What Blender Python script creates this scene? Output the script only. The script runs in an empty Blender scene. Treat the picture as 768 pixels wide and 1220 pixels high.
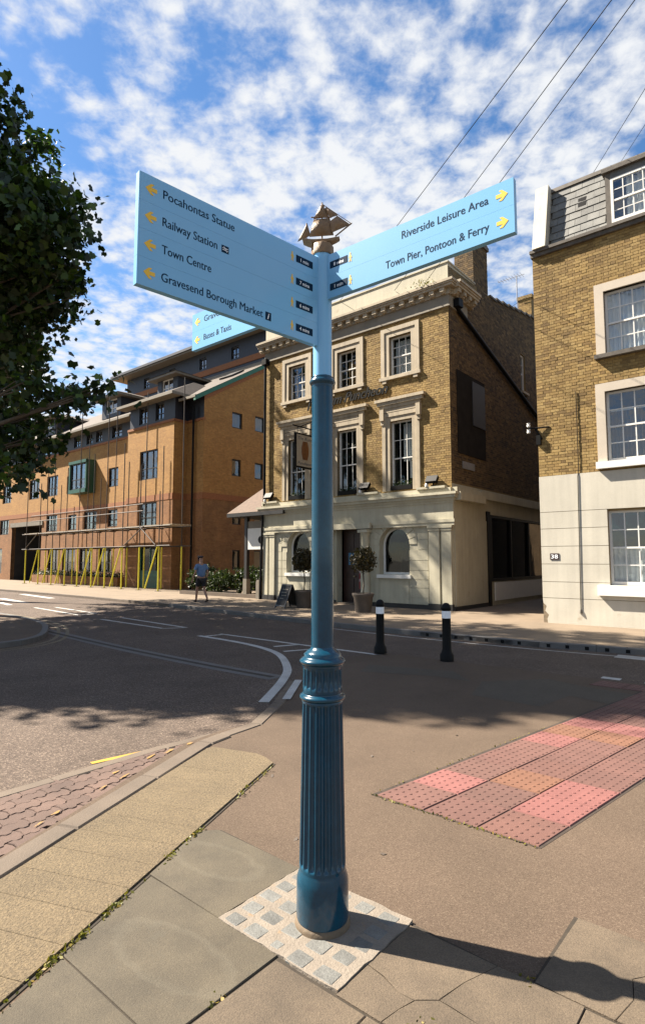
import bpy, bmesh, math, random
import numpy as np
from mathutils import Vector, Matrix
random.seed(7); rng = np.random.default_rng(11)
R = math.radians
S = bpy.context.scene
COL = S.collection

# ------------------------------------------------------------------ camera
cam_d = bpy.data.cameras.new('camera'); cam = bpy.data.objects.new('camera', cam_d); COL.objects.link(cam)
cam_d.sensor_fit = 'HORIZONTAL'; cam_d.sensor_width = 36; cam_d.lens = 36*680/768
cam_d.clip_start = 0.05; cam_d.clip_end = 3000
cam.location = (0, 0, 1.65); cam.rotation_euler = (R(90)+math.atan(58/680), 0, 0)
S.camera = cam

# ------------------------------------------------------------------ light
SUN_EL = R(46.5); SUN_DIR = Vector((-0.948*math.cos(SUN_EL), 0.319*math.cos(SUN_EL), math.sin(SUN_EL)))
w = bpy.data.worlds.new('World'); S.world = w; w.use_nodes = True
SKYOFF = (1.1, 6.2, 0)
nt = w.node_tree; N = nt.nodes; LK = nt.links
for n in list(N): N.remove(n)
def wn(t, **k):
    n = N.new(t)
    for a, b in k.items(): setattr(n, a, b)
    return n
out = wn('ShaderNodeOutputWorld'); bg = wn('ShaderNodeBackground'); bg.inputs['Strength'].default_value = 0.05
sky = wn('ShaderNodeTexSky', sky_type='NISHITA', sun_disc=False)
sky.sun_elevation = SUN_EL; sky.sun_rotation = math.atan2(SUN_DIR.x, SUN_DIR.y)
sky.air_density = 1.0; sky.dust_density = 0.3; sky.ozone_density = 3.0
hs = wn('ShaderNodeHueSaturation'); hs.inputs['Saturation'].default_value = 1.22; hs.inputs['Value'].default_value = 0.95
LK.new(sky.outputs[0], hs.inputs['Color'])
tc = wn('ShaderNodeTexCoord'); sx = wn('ShaderNodeSeparateXYZ'); LK.new(tc.outputs['Generated'], sx.inputs[0])
def wm(op, a, b=None, clamp=False):
    n = wn('ShaderNodeMath', operation=op); n.use_clamp = clamp
    for i, v in enumerate((a, b)):
        if v is None: continue
        if isinstance(v, (int, float)): n.inputs[i].default_value = v
        else: LK.new(v, n.inputs[i])
    return n.outputs[0]
zc = wm('MAXIMUM', wm('ADD', sx.outputs[2], 0.10), 0.06)
cb = wn('ShaderNodeCombineXYZ'); LK.new(wm('DIVIDE', sx.outputs[0], zc), cb.inputs[0]); LK.new(wm('DIVIDE', sx.outputs[1], zc), cb.inputs[1])
def wnoise(scale, det, rough, off, dist=0.0):
    mp = wn('ShaderNodeMapping'); mp.inputs['Location'].default_value = off; LK.new(cb.outputs[0], mp.inputs[0])
    n = wn('ShaderNodeTexNoise'); n.inputs['Scale'].default_value = scale; n.inputs['Detail'].default_value = det
    n.inputs['Roughness'].default_value = rough; n.inputs['Distortion'].default_value = dist
    LK.new(mp.outputs[0], n.inputs['Vector']); return n.outputs[0]
wob = wn('ShaderNodeTexNoise'); wob.inputs['Scale'].default_value = 9; wob.inputs['Detail'].default_value = 3; LK.new(cb.outputs[0], wob.inputs['Vector'])
wadd = wn('ShaderNodeMixRGB', blend_type='LINEAR_LIGHT'); wadd.inputs[0].default_value = .045; LK.new(cb.outputs[0], wadd.inputs[1]); LK.new(wob.outputs['Color'], wadd.inputs[2])
vor = wn('ShaderNodeTexVoronoi', feature='SMOOTH_F1'); vor.inputs['Scale'].default_value = 15; vor.inputs['Smoothness'].default_value = .55; LK.new(wadd.outputs[0], vor.inputs['Vector'])
puff = wm('SUBTRACT', 0.95, vor.outputs['Distance'])
big = wnoise(0.75, 3, 0.5, SKYOFF, 0.2)
thin = wnoise(4.2, 5, 0.6, (9.0, 4.0, 2.0), 0.2)
fine = wnoise(34, 4, 0.62, (2.0, 1.0, 5.0), 0.2)
v = wm('ADD', wm('ADD', wm('MULTIPLY', puff, 0.42), wm('MULTIPLY', fine, 0.42)), wm('ADD', wm('MULTIPLY', big, 0.8), wm('MULTIPLY', thin, 0.65)))
ramp = wn('ShaderNodeMapRange', interpolation_type='SMOOTHSTEP'); LK.new(v, ramp.inputs[0])
ramp.inputs[1].default_value = 0.93; ramp.inputs[2].default_value = 1.36; ramp.inputs[3].default_value = 0.02; ramp.inputs[4].default_value = 1.0
mixc = wn('ShaderNodeMixRGB'); LK.new(ramp.outputs[0], mixc.inputs[0]); LK.new(hs.outputs[0], mixc.inputs[1])
mixc.inputs[2].default_value = (4.55, 4.65, 4.8, 1)
LK.new(mixc.outputs[0], bg.inputs['Color']); LK.new(bg.outputs[0], out.inputs[0])
sd = bpy.data.lights.new('sun', 'SUN'); sd.energy = 5.0; sd.angle = R(0.53); sd.color = (1.0, 0.90, 0.765)
so = bpy.data.objects.new('sun', sd); COL.objects.link(so); so.location = (-20, 8, 25)
so.rotation_euler = SUN_DIR.to_track_quat('Z', 'Y').to_euler()
S.view_settings.view_transform = 'Standard'; S.view_settings.look = 'None'; S.view_settings.gamma = 1; S.view_settings.use_curve_mapping = False
S.view_settings.exposure = 2.0
S.render.engine = 'CYCLES'

# ------------------------------------------------------------------ helpers
ANG = math.atan2(-.641, .767); CA, SA = math.cos(ANG), math.sin(ANG)     # street frame: u along the street, v away from us
def W(u, v, z=0): return Vector((u*CA - v*SA, u*SA + v*CA, z))
def UV(x, y): return (x*CA + y*SA, -x*SA + y*CA)

class MB:
    def __init__(s): s.v = []; s.f = []; s.sm = []
    def face(s, pts, smooth=False):
        i = len(s.v); s.v += [tuple(p) for p in pts]; s.f.append(tuple(range(i, i+len(pts)))); s.sm.append(smooth)
    def grid(s, rows, closed_u=False, closed_v=False, smooth=True):
        i = len(s.v); n = len(rows); m = len(rows[0])
        for r in rows: s.v += [tuple(p) for p in r]
        for a in range(n if closed_v else n-1):
            for b in range(m if closed_u else m-1):
                a2 = (a+1) % n; b2 = (b+1) % m
                s.f.append((i+a*m+b, i+a*m+b2, i+a2*m+b2, i+a2*m+b)); s.sm.append(smooth)
    def box(s, x0, x1, y0, y1, z0, z1, mp=None):
        P = [(x, y, z) for z in (z0, z1) for y in (y0, y1) for x in (x0, x1)]
        if mp: P = [mp(*p) for p in P]
        i = len(s.v); s.v += [tuple(p) for p in P]
        for q in ((0,2,3,1), (4,5,7,6), (0,1,5,4), (2,6,7,3), (0,4,6,2), (1,3,7,5)):
            s.f.append(tuple(i+k for k in q)); s.sm.append(False)
    def bar(s, a, b, r, n=8, r2=None, cap=True):
        a = Vector(a); b = Vector(b); d = (b-a).normalized()
        x = d.orthogonal().normalized(); y = d.cross(x); r2 = r if r2 is None else r2
        rows = [[p + (x*math.cos(2*math.pi*k/n) + y*math.sin(2*math.pi*k/n))*q for k in range(n)] for p, q in ((a, r), (b, r2))]
        s.grid(rows, closed_u=True)
        if cap: s.face(rows[0][::-1]); s.face(rows[1])
    def tube(s, pts, r, n=6):
        pts = [Vector(p) for p in pts]; rows = []
        for i, p in enumerate(pts):
            d = (pts[min(i+1, len(pts)-1)] - pts[max(i-1, 0)]).normalized()
            x = d.cross(Vector((0, 0, 1)));  x = x.normalized() if x.length > 1e-4 else Vector((1, 0, 0)); y = d.cross(x)
            q = r[i] if isinstance(r, (list, tuple)) else r
            rows.append([p + (x*math.cos(2*math.pi*k/n) + y*math.sin(2*math.pi*k/n))*q for k in range(n)])
        s.grid(rows, closed_u=True); s.face(rows[0][::-1]); s.face(rows[-1])
    def lathe(s, prof, n=32, c=(0, 0, 0), cap=True, rf=None):
        rows = []
        for r, z in prof:
            rows.append([(c[0] + (r if rf is None else rf(r, z, k))*math.cos(2*math.pi*k/n), c[1] + (r if rf is None else rf(r, z, k))*math.sin(2*math.pi*k/n), c[2]+z) for k in range(n)])
        s.grid(rows, closed_u=True)
        if cap: s.face(rows[0][::-1]); s.face(rows[-1])
    def prism(s, poly, d0, d1, mp):
        """poly of (a,z) extruded from depth d0 to d1 through map mp(a,z,d)"""
        f = [mp(a, z, d1) for a, z in poly]; b = [mp(a, z, d0) for a, z in poly]
        s.face(f); s.face(b[::-1])
        for i in range(len(poly)):
            j = (i+1) % len(poly); s.face([b[i], b[j], f[j], f[i]])
    def build(s, name, mat, parent=None, *a, **k):
        me = bpy.data.meshes.new(name); me.from_pydata(s.v, [], s.f); me.polygons.foreach_set('use_smooth', s.sm)
        me.materials.append(mat); me.update()
        return link(name, me, parent, *a, **k)

def link(name, me, parent=None, label=None, cat=None, group=None, kind=None, loc=None, rotz=None):
    o = bpy.data.objects.new(name, me); COL.objects.link(o)
    if parent is not None: o.parent = parent
    tag(o, label, cat, group, kind)
    if loc is not None: o.location = loc
    if rotz is not None: o.rotation_euler = (0, 0, rotz)
    return o
def tag(o, label=None, cat=None, group=None, kind=None):
    for k, v in (('label', label), ('category', cat), ('group', group), ('kind', kind)):
        if v: o[k] = v
def thing(name, label, cat, loc, rotz=0, group=None):
    return link(name, None, None, label, cat, group, None, loc, rotz)
def street(o):                       # put an object given in street coordinates into the world
    o.rotation_euler = (0, 0, ANG); return o
front = lambda u, z, d: (u, -d, z)             # facade looking at the street (local frame)
side = lambda b, z, d: (d, b, z)               # end wall looking to the right
def mbox(mb, mp, a0, a1, z0, z1, d0, d1):
    mb.box(a0, a1, z0, z1, d0, d1, mp)
def pbox(name, mat, parent, mp, *a, **k):
    m = MB(); mbox(m, mp, *a); return m.build(name, mat, parent, **k)

# ------------------------------------------------------------------ materials
MATS = {}
def newmat(name):
    m = bpy.data.materials.new(name); m.use_nodes = True; t = m.node_tree
    b = t.nodes['Principled BSDF']; return m, t, b
def nd(t, typ, **k):
    n = t.nodes.new(typ)
    for a, b in k.items(): setattr(n, a, b)
    return n
def rgb(c): return (c[0], c[1], c[2], 1)
KA = .60
KEEP = ('light_blue_enamel', 'panel_core', 'sign_yellow', 'white_print', 'white_joinery', 'net_curtain', 'reflective_white', 'dark_blue_paint', 'scaffold_yellow')
def ks_(c): return tuple(x*KA for x in c[:3])
def noise(t, vec, scale, det=4, rough=.55):
    n = nd(t, 'ShaderNodeTexNoise'); n.inputs['Scale'].default_value = scale; n.inputs['Detail'].default_value = det; n.inputs['Roughness'].default_value = rough
    t.links.new(vec, n.inputs['Vector']); return n.outputs[0]
def ramp2(t, fac, stops):
    r = nd(t, 'ShaderNodeValToRGB'); e = r.color_ramp.elements
    while len(e) < len(stops): e.new(.5)
    for k, (p, c) in enumerate(stops): e[k].position = p; e[k].color = rgb(c) if not isinstance(c, (int, float)) else (c, c, c, 1)
    t.links.new(fac, r.inputs[0]); return r.outputs[0]
def mul(t, a, b, fac=1.0, mode='MULTIPLY'):
    n = nd(t, 'ShaderNodeMixRGB', blend_type=mode); n.inputs[0].default_value = fac
    for i, v in ((1, a), (2, b)):
        if isinstance(v, tuple): n.inputs[i].default_value = rgb(v)
        else: t.links.new(v, n.inputs[i])
    return n.outputs[0]
def bump(t, b, h, strength, dist=.01):
    n = nd(t, 'ShaderNodeBump'); n.inputs['Strength'].default_value = strength; n.inputs['Distance'].default_value = dist
    t.links.new(h, n.inputs['Height']); t.links.new(n.outputs[0], b.inputs['Normal'])
def mat(name, col, rough=.7, var=.25, scale=3., fine=0., fscale=120., bmp=0., bscale=60., metal=0., coat=0., objcol=False, objrand=0., stain=None, spec=.5, island=0., streak=0.):
    m, t, b = newmat(name); co = nd(t, 'ShaderNodeTexCoord').outputs['Object']
    if name not in KEEP: col = ks_(col)
    geo = nd(t, 'ShaderNodeNewGeometry').outputs['Position'] if objrand or objcol else co
    c = mul(t, ramp2(t, noise(t, geo, scale, 5, .6), [(.3, 1-var), (.7, 1+var*.6)]), tuple(col))
    if objcol: c = mul(t, c, nd(t, 'ShaderNodeObjectInfo').outputs['Color'])
    if objrand: c = mul(t, c, ramp2(t, nd(t, 'ShaderNodeObjectInfo').outputs['Random'], [(0, 1-objrand), (1, 1+objrand)]))
    if island: c = mul(t, c, ramp2(t, nd(t, 'ShaderNodeNewGeometry').outputs['Random Per Island'], [(0, 1-island), (1, 1+island)]))
    if fine: c = mul(t, c, ramp2(t, noise(t, geo, fscale, 3, .7), [(.3, 1-fine), (.7, 1+fine)]))
    if streak:
        mp_ = nd(t, 'ShaderNodeMapping'); mp_.inputs['Scale'].default_value = (7, 7, .45); t.links.new(co, mp_.inputs[0])
        c = mul(t, c, ramp2(t, noise(t, mp_.outputs[0], 1.0, 5, .6), [(.36, 1-streak), (.56, 1.0), (.7, 1.03)]))
        c = mul(t, c, ramp2(t, noise(t, co, .55, 4, .6), [(.35, 1-streak*.6), (.6, 1.02)]))
    if stain:
        sc, th, sc_col = stain; sc_col = ks_(sc_col)
        f = nd(t, 'ShaderNodeMapRange'); f.inputs[1].default_value = th; f.inputs[2].default_value = th+.12
        t.links.new(noise(t, geo, sc, 6, .65), f.inputs[0])
        mx = nd(t, 'ShaderNodeMixRGB'); t.links.new(f.outputs[0], mx.inputs[0]); t.links.new(c, mx.inputs[1]); mx.inputs[2].default_value = rgb(sc_col); c = mx.outputs[0]
    t.links.new(c, b.inputs['Base Color']); b.inputs['Roughness'].default_value = rough; b.inputs['Metallic'].default_value = metal
    b.inputs['Coat Weight'].default_value = coat; b.inputs['Coat Roughness'].default_value = .06; b.inputs['Specular IOR Level'].default_value = spec
    if bmp: bump(t, b, noise(t, geo, bscale, 4, .65), bmp, .01)
    MATS[name] = m; return m
def asphalt(name, c1, c2, c3, scale, patch=.25, bstr=.6):
    m, t, b = newmat(name); co = nd(t, 'ShaderNodeNewGeometry').outputs['Position']
    c1, c2, c3 = ks_(c1), ks_(c2), ks_(c3); vo = nd(t, 'ShaderNodeTexVoronoi'); vo.inputs['Scale'].default_value = scale; t.links.new(co, vo.inputs['Vector'])
    st = nd(t, 'ShaderNodeSeparateColor'); t.links.new(vo.outputs['Color'], st.inputs[0])
    c = ramp2(t, st.outputs[0], [(0, c1), (.5, c2), (.82, c2), (1, c3)])
    c = mul(t, c, ramp2(t, noise(t, co, scale*.8, 2, .6), [(.3, .8), (.7, 1.15)]))
    c = mul(t, c, ramp2(t, noise(t, co, .9, 6, .65), [(.3, 1-patch), (.72, 1+patch)]))
    c = mul(t, c, ramp2(t, noise(t, co, .21, 3, .5), [(.35, 1-patch*.6), (.65, 1+patch*.5)]))
    t.links.new(c, b.inputs['Base Color']); b.inputs['Roughness'].default_value = .9; b.inputs['Specular IOR Level'].default_value = .25
    bump(t, b, vo.outputs['Distance'], bstr, .006); return m
def bricktex(name, cols, mortar, axis, vary=.25):
    m, t, b = newmat(name); co = nd(t, 'ShaderNodeTexCoord').outputs['Object']
    cols = [ks_(c) for c in cols]; mortar = ks_(mortar); s = nd(t, 'ShaderNodeSeparateXYZ'); t.links.new(co, s.inputs[0]); cb_ = nd(t, 'ShaderNodeCombineXYZ')
    t.links.new(s.outputs['X' if axis == 'x' else 'Y'], cb_.inputs[0]); t.links.new(s.outputs['Z'], cb_.inputs[1])
    k = nd(t, 'ShaderNodeTexBrick'); t.links.new(cb_.outputs[0], k.inputs['Vector'])
    k.inputs['Scale'].default_value = 1; k.inputs['Brick Width'].default_value = .225; k.inputs['Row Height'].default_value = .075
    k.inputs['Mortar Size'].default_value = .008; k.inputs['Mortar Smooth'].default_value = .3; k.inputs['Bias'].default_value = 0
    k.inputs['Color1'].default_value = rgb(cols[0]); k.inputs['Color2'].default_value = rgb(cols[1]); k.inputs['Mortar'].default_value = rgb(mortar)
    c = mul(t, k.outputs['Color'], ramp2(t, noise(t, co, 1.2, 6, .65), [(.3, 1-vary), (.7, 1+vary*.7)]))
    c = mul(t, c, ramp2(t, noise(t, co, 9, 3, .6), [(.3, .85), (.7, 1.15)]))
    t.links.new(c, b.inputs['Base Color']); b.inputs['Roughness'].default_value = .88
    bump(t, b, k.outputs['Fac'], -.5, .008); return m
def brickisl(name, stops, vary=.3, stain=(.09, .065, .035)):
    m, t, b = newmat(name); g = nd(t, 'ShaderNodeNewGeometry')
    stops = [(p_, ks_(c_)) for p_, c_ in stops]; stain = ks_(stain); c = ramp2(t, g.outputs['Random Per Island'], stops)
    p = nd(t, 'ShaderNodeTexCoord').outputs['Object']
    c = mul(t, c, ramp2(t, noise(t, p, .8, 6, .65), [(.3, 1-vary), (.7, 1+vary*.6)]))
    c = mul(t, c, ramp2(t, noise(t, p, 30, 3, .6), [(.3, .8), (.7, 1.18)]))
    f = nd(t, 'ShaderNodeMapRange'); f.inputs[1].default_value = .56; f.inputs[2].default_value = .72; f.inputs[4].default_value = .6
    t.links.new(noise(t, p, 1.7, 7, .7), f.inputs[0])
    mx = nd(t, 'ShaderNodeMixRGB'); t.links.new(f.outputs[0], mx.inputs[0]); t.links.new(c, mx.inputs[1]); mx.inputs[2].default_value = rgb(stain)
    t.links.new(mx.outputs[0], b.inputs['Base Color']); b.inputs['Roughness'].default_value = .9
    bump(t, b, noise(t, p, 45, 4, .7), .5, .008); return m
def glassmat(name, tint=(.75, .8, .82), opac=.25, refl=.85):
    m, t, b = newmat(name); t.nodes.remove(b)
    tr = nd(t, 'ShaderNodeBsdfTransparent'); tr.inputs[0].default_value = rgb(tint)
    gl = nd(t, 'ShaderNodeBsdfGlossy'); gl.inputs['Roughness'].default_value = .015; gl.inputs[0].default_value = (.95, .97, 1, 1)
    ge = nd(t, 'ShaderNodeNewGeometry'); dp = nd(t, 'ShaderNodeVectorMath', operation='DOT_PRODUCT'); t.links.new(ge.outputs['Incoming'], dp.inputs[0]); t.links.new(ge.outputs['True Normal'], dp.inputs[1])
    def mth(op, a, b=None):
        n = nd(t, 'ShaderNodeMath', operation=op)
        for i, v in enumerate((a, b)):
            if v is None: continue
            if isinstance(v, (int, float)): n.inputs[i].default_value = v
            else: t.links.new(v, n.inputs[i])
        return n.outputs[0]
    schl = mth('ADD', mth('MULTIPLY', mth('POWER', mth('SUBTRACT', 1.0, mth('ABSOLUTE', dp.outputs['Value'])), 5.0), .94), .045)
    ad = nd(t, 'ShaderNodeMath', operation='MULTIPLY_ADD'); ad.inputs[1].default_value = refl; ad.inputs[2].default_value = opac*.3; ad.use_clamp = True
    t.links.new(schl, ad.inputs[0])
    wv = nd(t, 'ShaderNodeBump'); wv.inputs['Strength'].default_value = .06; wv.inputs['Distance'].default_value = .02
    t.links.new(noise(t, nd(t, 'ShaderNodeNewGeometry').outputs['Position'], 5, 2, .5), wv.inputs['Height']); t.links.new(wv.outputs[0], gl.inputs['Normal'])
    mx = nd(t, 'ShaderNodeMixShader'); t.links.new(ad.outputs[0], mx.inputs[0]); t.links.new(tr.outputs[0], mx.inputs[1]); t.links.new(gl.outputs[0], mx.inputs[2])
    t.links.new(mx.outputs[0], t.nodes['Material Output'].inputs[0]); return m
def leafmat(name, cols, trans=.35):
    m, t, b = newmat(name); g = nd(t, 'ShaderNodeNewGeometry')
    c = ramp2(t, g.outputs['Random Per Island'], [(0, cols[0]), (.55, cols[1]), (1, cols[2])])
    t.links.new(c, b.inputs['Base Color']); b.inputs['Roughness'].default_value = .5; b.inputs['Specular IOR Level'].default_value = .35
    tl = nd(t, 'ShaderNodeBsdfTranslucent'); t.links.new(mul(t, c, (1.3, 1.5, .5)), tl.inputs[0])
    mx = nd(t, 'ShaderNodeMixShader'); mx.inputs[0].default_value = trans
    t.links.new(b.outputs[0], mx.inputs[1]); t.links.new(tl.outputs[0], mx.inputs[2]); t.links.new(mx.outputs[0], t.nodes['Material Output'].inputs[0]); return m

road_m = asphalt('road_asphalt', (.07, .052, .041), (.155, .116, .09), (.32, .25, .195), 90, .22, .8)
foot_m = asphalt('footway_tarmac', (.10, .070, .048), (.145, .104, .073), (.21, .158, .112), 210, .16, .25)
patch_m = asphalt('grey_tarmac', (.085, .07, .052), (.125, .105, .08), (.19, .165, .13), 210, .14, .25)
farpave_m = mat('far_pavement', (.26, .195, .13), .85, .2, 1.2, .15, 60, .2)
ground_m = mat('ground_soil', (.12, .11, .08), .95, .3, 1)
slab_m = mat('slab_concrete', (.102, .083, .053), .85, .3, 3.5, .3, 200, .35, 160, objrand=.06, stain=(5, .60, (.095, .082, .056)))
slabb_m = mat('slab_brown', (.145, .108, .07), .85, .3, 3.5, .35, 180, .4, 150, objrand=.08, stain=(7, .62, (.10, .072, .047)))
ring_m = mat('slab_pale_ring', (.23, .215, .165), .85, .25, 6, .2, 230, .3, 160)
strip_m = mat('aggregate_strip', (.185, .136, .074), .9, .16, 2.5, .42, 75, 1.0, 85, objrand=.04)
kerb_m = mat('kerb_concrete', (.165, .125, .09), .85, .2, 3, .2, 150, .4, 120, objrand=.06)
kerbdark_m = mat('kerb_grey', (.17, .16, .15), .85, .2, 2, .2, 90, .3)
paver_m = mat('paver_block', (.145, .088, .066), .85, .25, 4, .22, 180, .4, 140, objrand=.16, stain=(6, .66, (.20, .165, .10)))
joint_m = mat('joint_dirt', (.05, .038, .025), .95, .35, 14, .3, 160)
mortar_m = mat('sett_mortar', (.285, .24, .19), .9, .18, 9, .15, 140, .6, 70, stain=(14, .60, (.33, .22, .12)))
sett_m = mat('sett_stone', (.185, .185, .17), .7, .3, 14, .25, 160, .4, 90, objrand=.15)
tact_m = mat('tactile_concrete', (.98, .98, .98), .85, .14, 5, .12, 170, .3, 140, objcol=True, stain=(9, .68, (.21, .14, .08)))
whitep_m = mat('white_paint', (.62, .61, .57), .8, .2, 3, .15, 60, stain=(9, .62, (.22, .2, .18)))
yellowp_m = mat('yellow_paint', (.62, .36, .03), .8, .15, 4, .12, 80, stain=(16, .64, (.22, .16, .09)))
ypatch_m = mat('yellow_patch', (.42, .25, .06), .85, .3, 20, .3, 90, stain=(30, .5, (.22, .13, .08)))
yfaint_m = mat('worn_yellow_paint', (.24, .19, .11), .85, .3, 4, .2, 60)
blue_m = mat('dark_blue_paint', (.002, .040, .074), .24, .25, 7, fine=.12, fscale=40, coat=.28, bmp=.03, bscale=18, spec=.32)
sky_m = mat('light_blue_enamel', (.16, .385, .60), .3, .03, 3, coat=.25)
seam_m = mat('panel_core', (.14, .40, .62), .4, .05, 3)
ink_m = mat('sign_ink', (.010, .040, .085), .7, .05, spec=.08)
arrow_m = mat('sign_yellow', (.72, .43, .02), .45, .05)
white_m = mat('white_print', (.75, .78, .8), .5, .03)
bronze_m = mat('ship_bronze', (.30, .175, .078), .5, .35, 30, bmp=.4, bscale=120, metal=.1)
brass_m = mat('base_ring', (.17, .12, .07), .7, .3, 20, bmp=.3)
cream_m = mat('cream_stucco', (.66, .61, .45), .75, .1, 1.1, .05, 40, .12, 30, stain=(1.6, .64, (.46, .38, .25)), streak=.10)
stone_m = mat('painted_stone', (.60, .50, .35), .75, .14, 2, .06, 40, .15, 30, stain=(3, .62, (.36, .29, .19)), streak=.2)
plinth_m = mat('black_plinth', (.03, .028, .026), .6, .3, 4)
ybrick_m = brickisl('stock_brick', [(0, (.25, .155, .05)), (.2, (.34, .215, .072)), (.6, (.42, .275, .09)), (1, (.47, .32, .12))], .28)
ymort_m = mat('brick_mortar', (.30, .205, .08), .9, .3, 3, .2, 60)
hbrick_m = brickisl('house_brick', [(0, (.23, .14, .045)), (.25, (.34, .215, .07)), (.6, (.43, .28, .09)), (1, (.49, .335, .125))], .3, (.17, .11, .045))
render_m = mat('white_render', (.74, .69, .57), .8, .08, 1.2, .05, 50, .12, 40, stain=(1.8, .66, (.50, .40, .28)), streak=.07)
brokr_m = mat('broken_render', (.30, .23, .15), .9, .4, 12, .2, 60, .8, 30)
wframe_m = mat('white_joinery', (.62, .61, .57), .5, .05, 5)
hsur_m = mat('pale_surround', (.70, .61, .49), .75, .08, 2, .04, 50)
lead_m = mat('grey_ledge', (.15, .13, .105), .8, .35, 6, .2, 50, .3)
slate_m = mat('roof_slate', (.19, .19, .172), .55, .3, 3, .15, 60, .25, 50, objrand=.22, stain=(3.5, .6, (.16, .14, .10)))
room_m = mat('room_dark', (.045, .04, .035), .9, .3, 2)
curt_m = mat('net_curtain', (.62, .62, .60), .8, .1, 5)
dcurt_m = mat('brown_curtain', (.16, .11, .085), .8, .3, 9)
glass_m = glassmat('window_glass')
dglass_m = glassmat('dark_glass', (.30, .34, .38), .06, .7)
aglass_m = glassmat('sky_glass', (.30, .34, .38), .35, 1.6)
abr_x = bricktex('yellow_brick_front', ((.54, .28, .072), (.43, .21, .05)), (.37, .225, .09), 'x', .14)
abr_y = bricktex('yellow_brick_gable', ((.54, .28, .072), (.43, .21, .05)), (.37, .225, .09), 'y', .14)
abrr_x = bricktex('red_brick_front', ((.37, .165, .055), (.28, .115, .036)), (.26, .15, .065), 'x')
abrr_y = bricktex('red_brick_gable', ((.37, .185, .065), (.29, .135, .045)), (.28, .17, .08), 'y')
oband_m = mat('orange_brick_band', (.38, .15, .055), .85, .2, 12)
rbrick_x = bricktex('rear_brick', ((.24, .15, .07), (.16, .10, .045)), (.2, .14, .08), 'y')
navy_m = mat('navy_cladding', (.022, .026, .040), .55, .25, 4)
aroof_m = mat('brown_roof_tile', (.11, .085, .065), .85, .3, 3, .3, 40, .4, 30)
fascia_m = mat('pale_fascia', (.27, .235, .18), .7, .15, 4)
gfascia_m = mat('green_fascia', (.03, .20, .13), .6, .1, 4)
awin_m = mat('dark_window_frame', (.025, .022, .02), .5, .1, 5)
green_m = mat('green_panel', (.012, .10, .065), .5, .15, 5)
pole_m = mat('scaffold_steel', (.10, .078, .06), .55, .35, 6, metal=.2)
ypole_m = mat('scaffold_yellow', (.60, .53, .03), .5, .1, 6)
board_m = mat('scaffold_board', (.45, .36, .24), .85, .2, 6)
black_m = mat('black_iron', (.009, .009, .009), .5, .2, 6, spec=.12)
wood_m = mat('dark_door_wood', (.055, .022, .014), .45, .3, 6)
tile_m = mat('shelter_tile', (.17, .11, .075), .85, .25, 8, .2, 40)
terra_m = mat('planter_pot', (.13, .10, .075), .8, .3, 6)
bark_m = mat('tree_bark', (.13, .105, .075), .9, .4, 5, .2, 30, .6, 20)
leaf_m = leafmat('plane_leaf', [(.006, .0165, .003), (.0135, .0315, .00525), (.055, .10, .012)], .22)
bush_m = leafmat('shrub_leaf', [(0.01, 0.0175, 0.004), (0.02, 0.035, 0.0075), (0.05, 0.065, 0.015)], .2)
bay_m = leafmat('topiary_leaf', [(0.0245, 0.021, 0.0084), (0.042, 0.035, 0.0126), (0.07, 0.049, 0.0175)], .15)
weed_m = leafmat('weed_leaf', [(0.075, 0.0675, 0.009), (0.12, 0.12, 0.015), (0.21, 0.1425, 0.0225)], .2)
skin_m = mat('skin', (.50, .28, .19), .6, .08, 10)
shirt_m = mat('blue_shirt', (.15, .27, .50), .8, .15, 14)
short_m = mat('dark_shorts', (.02, .02, .025), .85, .2, 14)
hair_m = mat('dark_cap', (.05, .045, .06), .8, .2, 20)
red_m = mat('red_board', (.42, .03, .03), .6, .1, 5)
noticeb_m = mat('blue_notice', (.10, .32, .55), .6, .1, 6)
barrel_m = mat('barrel_paint', (.42, .17, .05), .6, .25, 9)
gold_m = mat('gilt_letter', (.40, .33, .18), .45, .15, 8)
refl_m = mat('reflective_white', (.80, .80, .80), .4, .05, 5)
steel_m = mat('aerial_metal', (.45, .45, .46), .4, .1, 5, metal=.6)

# ------------------------------------------------------------------ generic builders
def grid_wall(mb, mp, a0, a1, z0, z1, holes, depth):
    xs = sorted({a0, a1} | {h[0] for h in holes} | {h[1] for h in holes}); zs = sorted({z0, z1} | {h[2] for h in holes} | {h[3] for h in holes})
    xs = [x for x in xs if a0-1e-6 <= x <= a1+1e-6]; zs = [z for z in zs if z0-1e-6 <= z <= z1+1e-6]
    for i in range(len(xs)-1):
        for j in range(len(zs)-1):
            cx, cz = (xs[i]+xs[i+1])/2, (zs[j]+zs[j+1])/2
            if any(h[0] < cx < h[1] and h[2] < cz < h[3] for h in holes): continue
            mb.face([mp(xs[i], zs[j], 0), mp(xs[i+1], zs[j], 0), mp(xs[i+1], zs[j+1], 0), mp(xs[i], zs[j+1], 0)])
    for h in holes:
        l, r, b, t = h[:4]
        b = max(b, z0); t = min(t, z1)
        for p, q in (((l, b), (l, t)), ((r, b), (r, t)), ((l, b), (r, b)), ((l, t), (r, t))):
            mb.face([mp(*p, 0), mp(*q, 0), mp(*q, -depth), mp(*p, -depth)])
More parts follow.
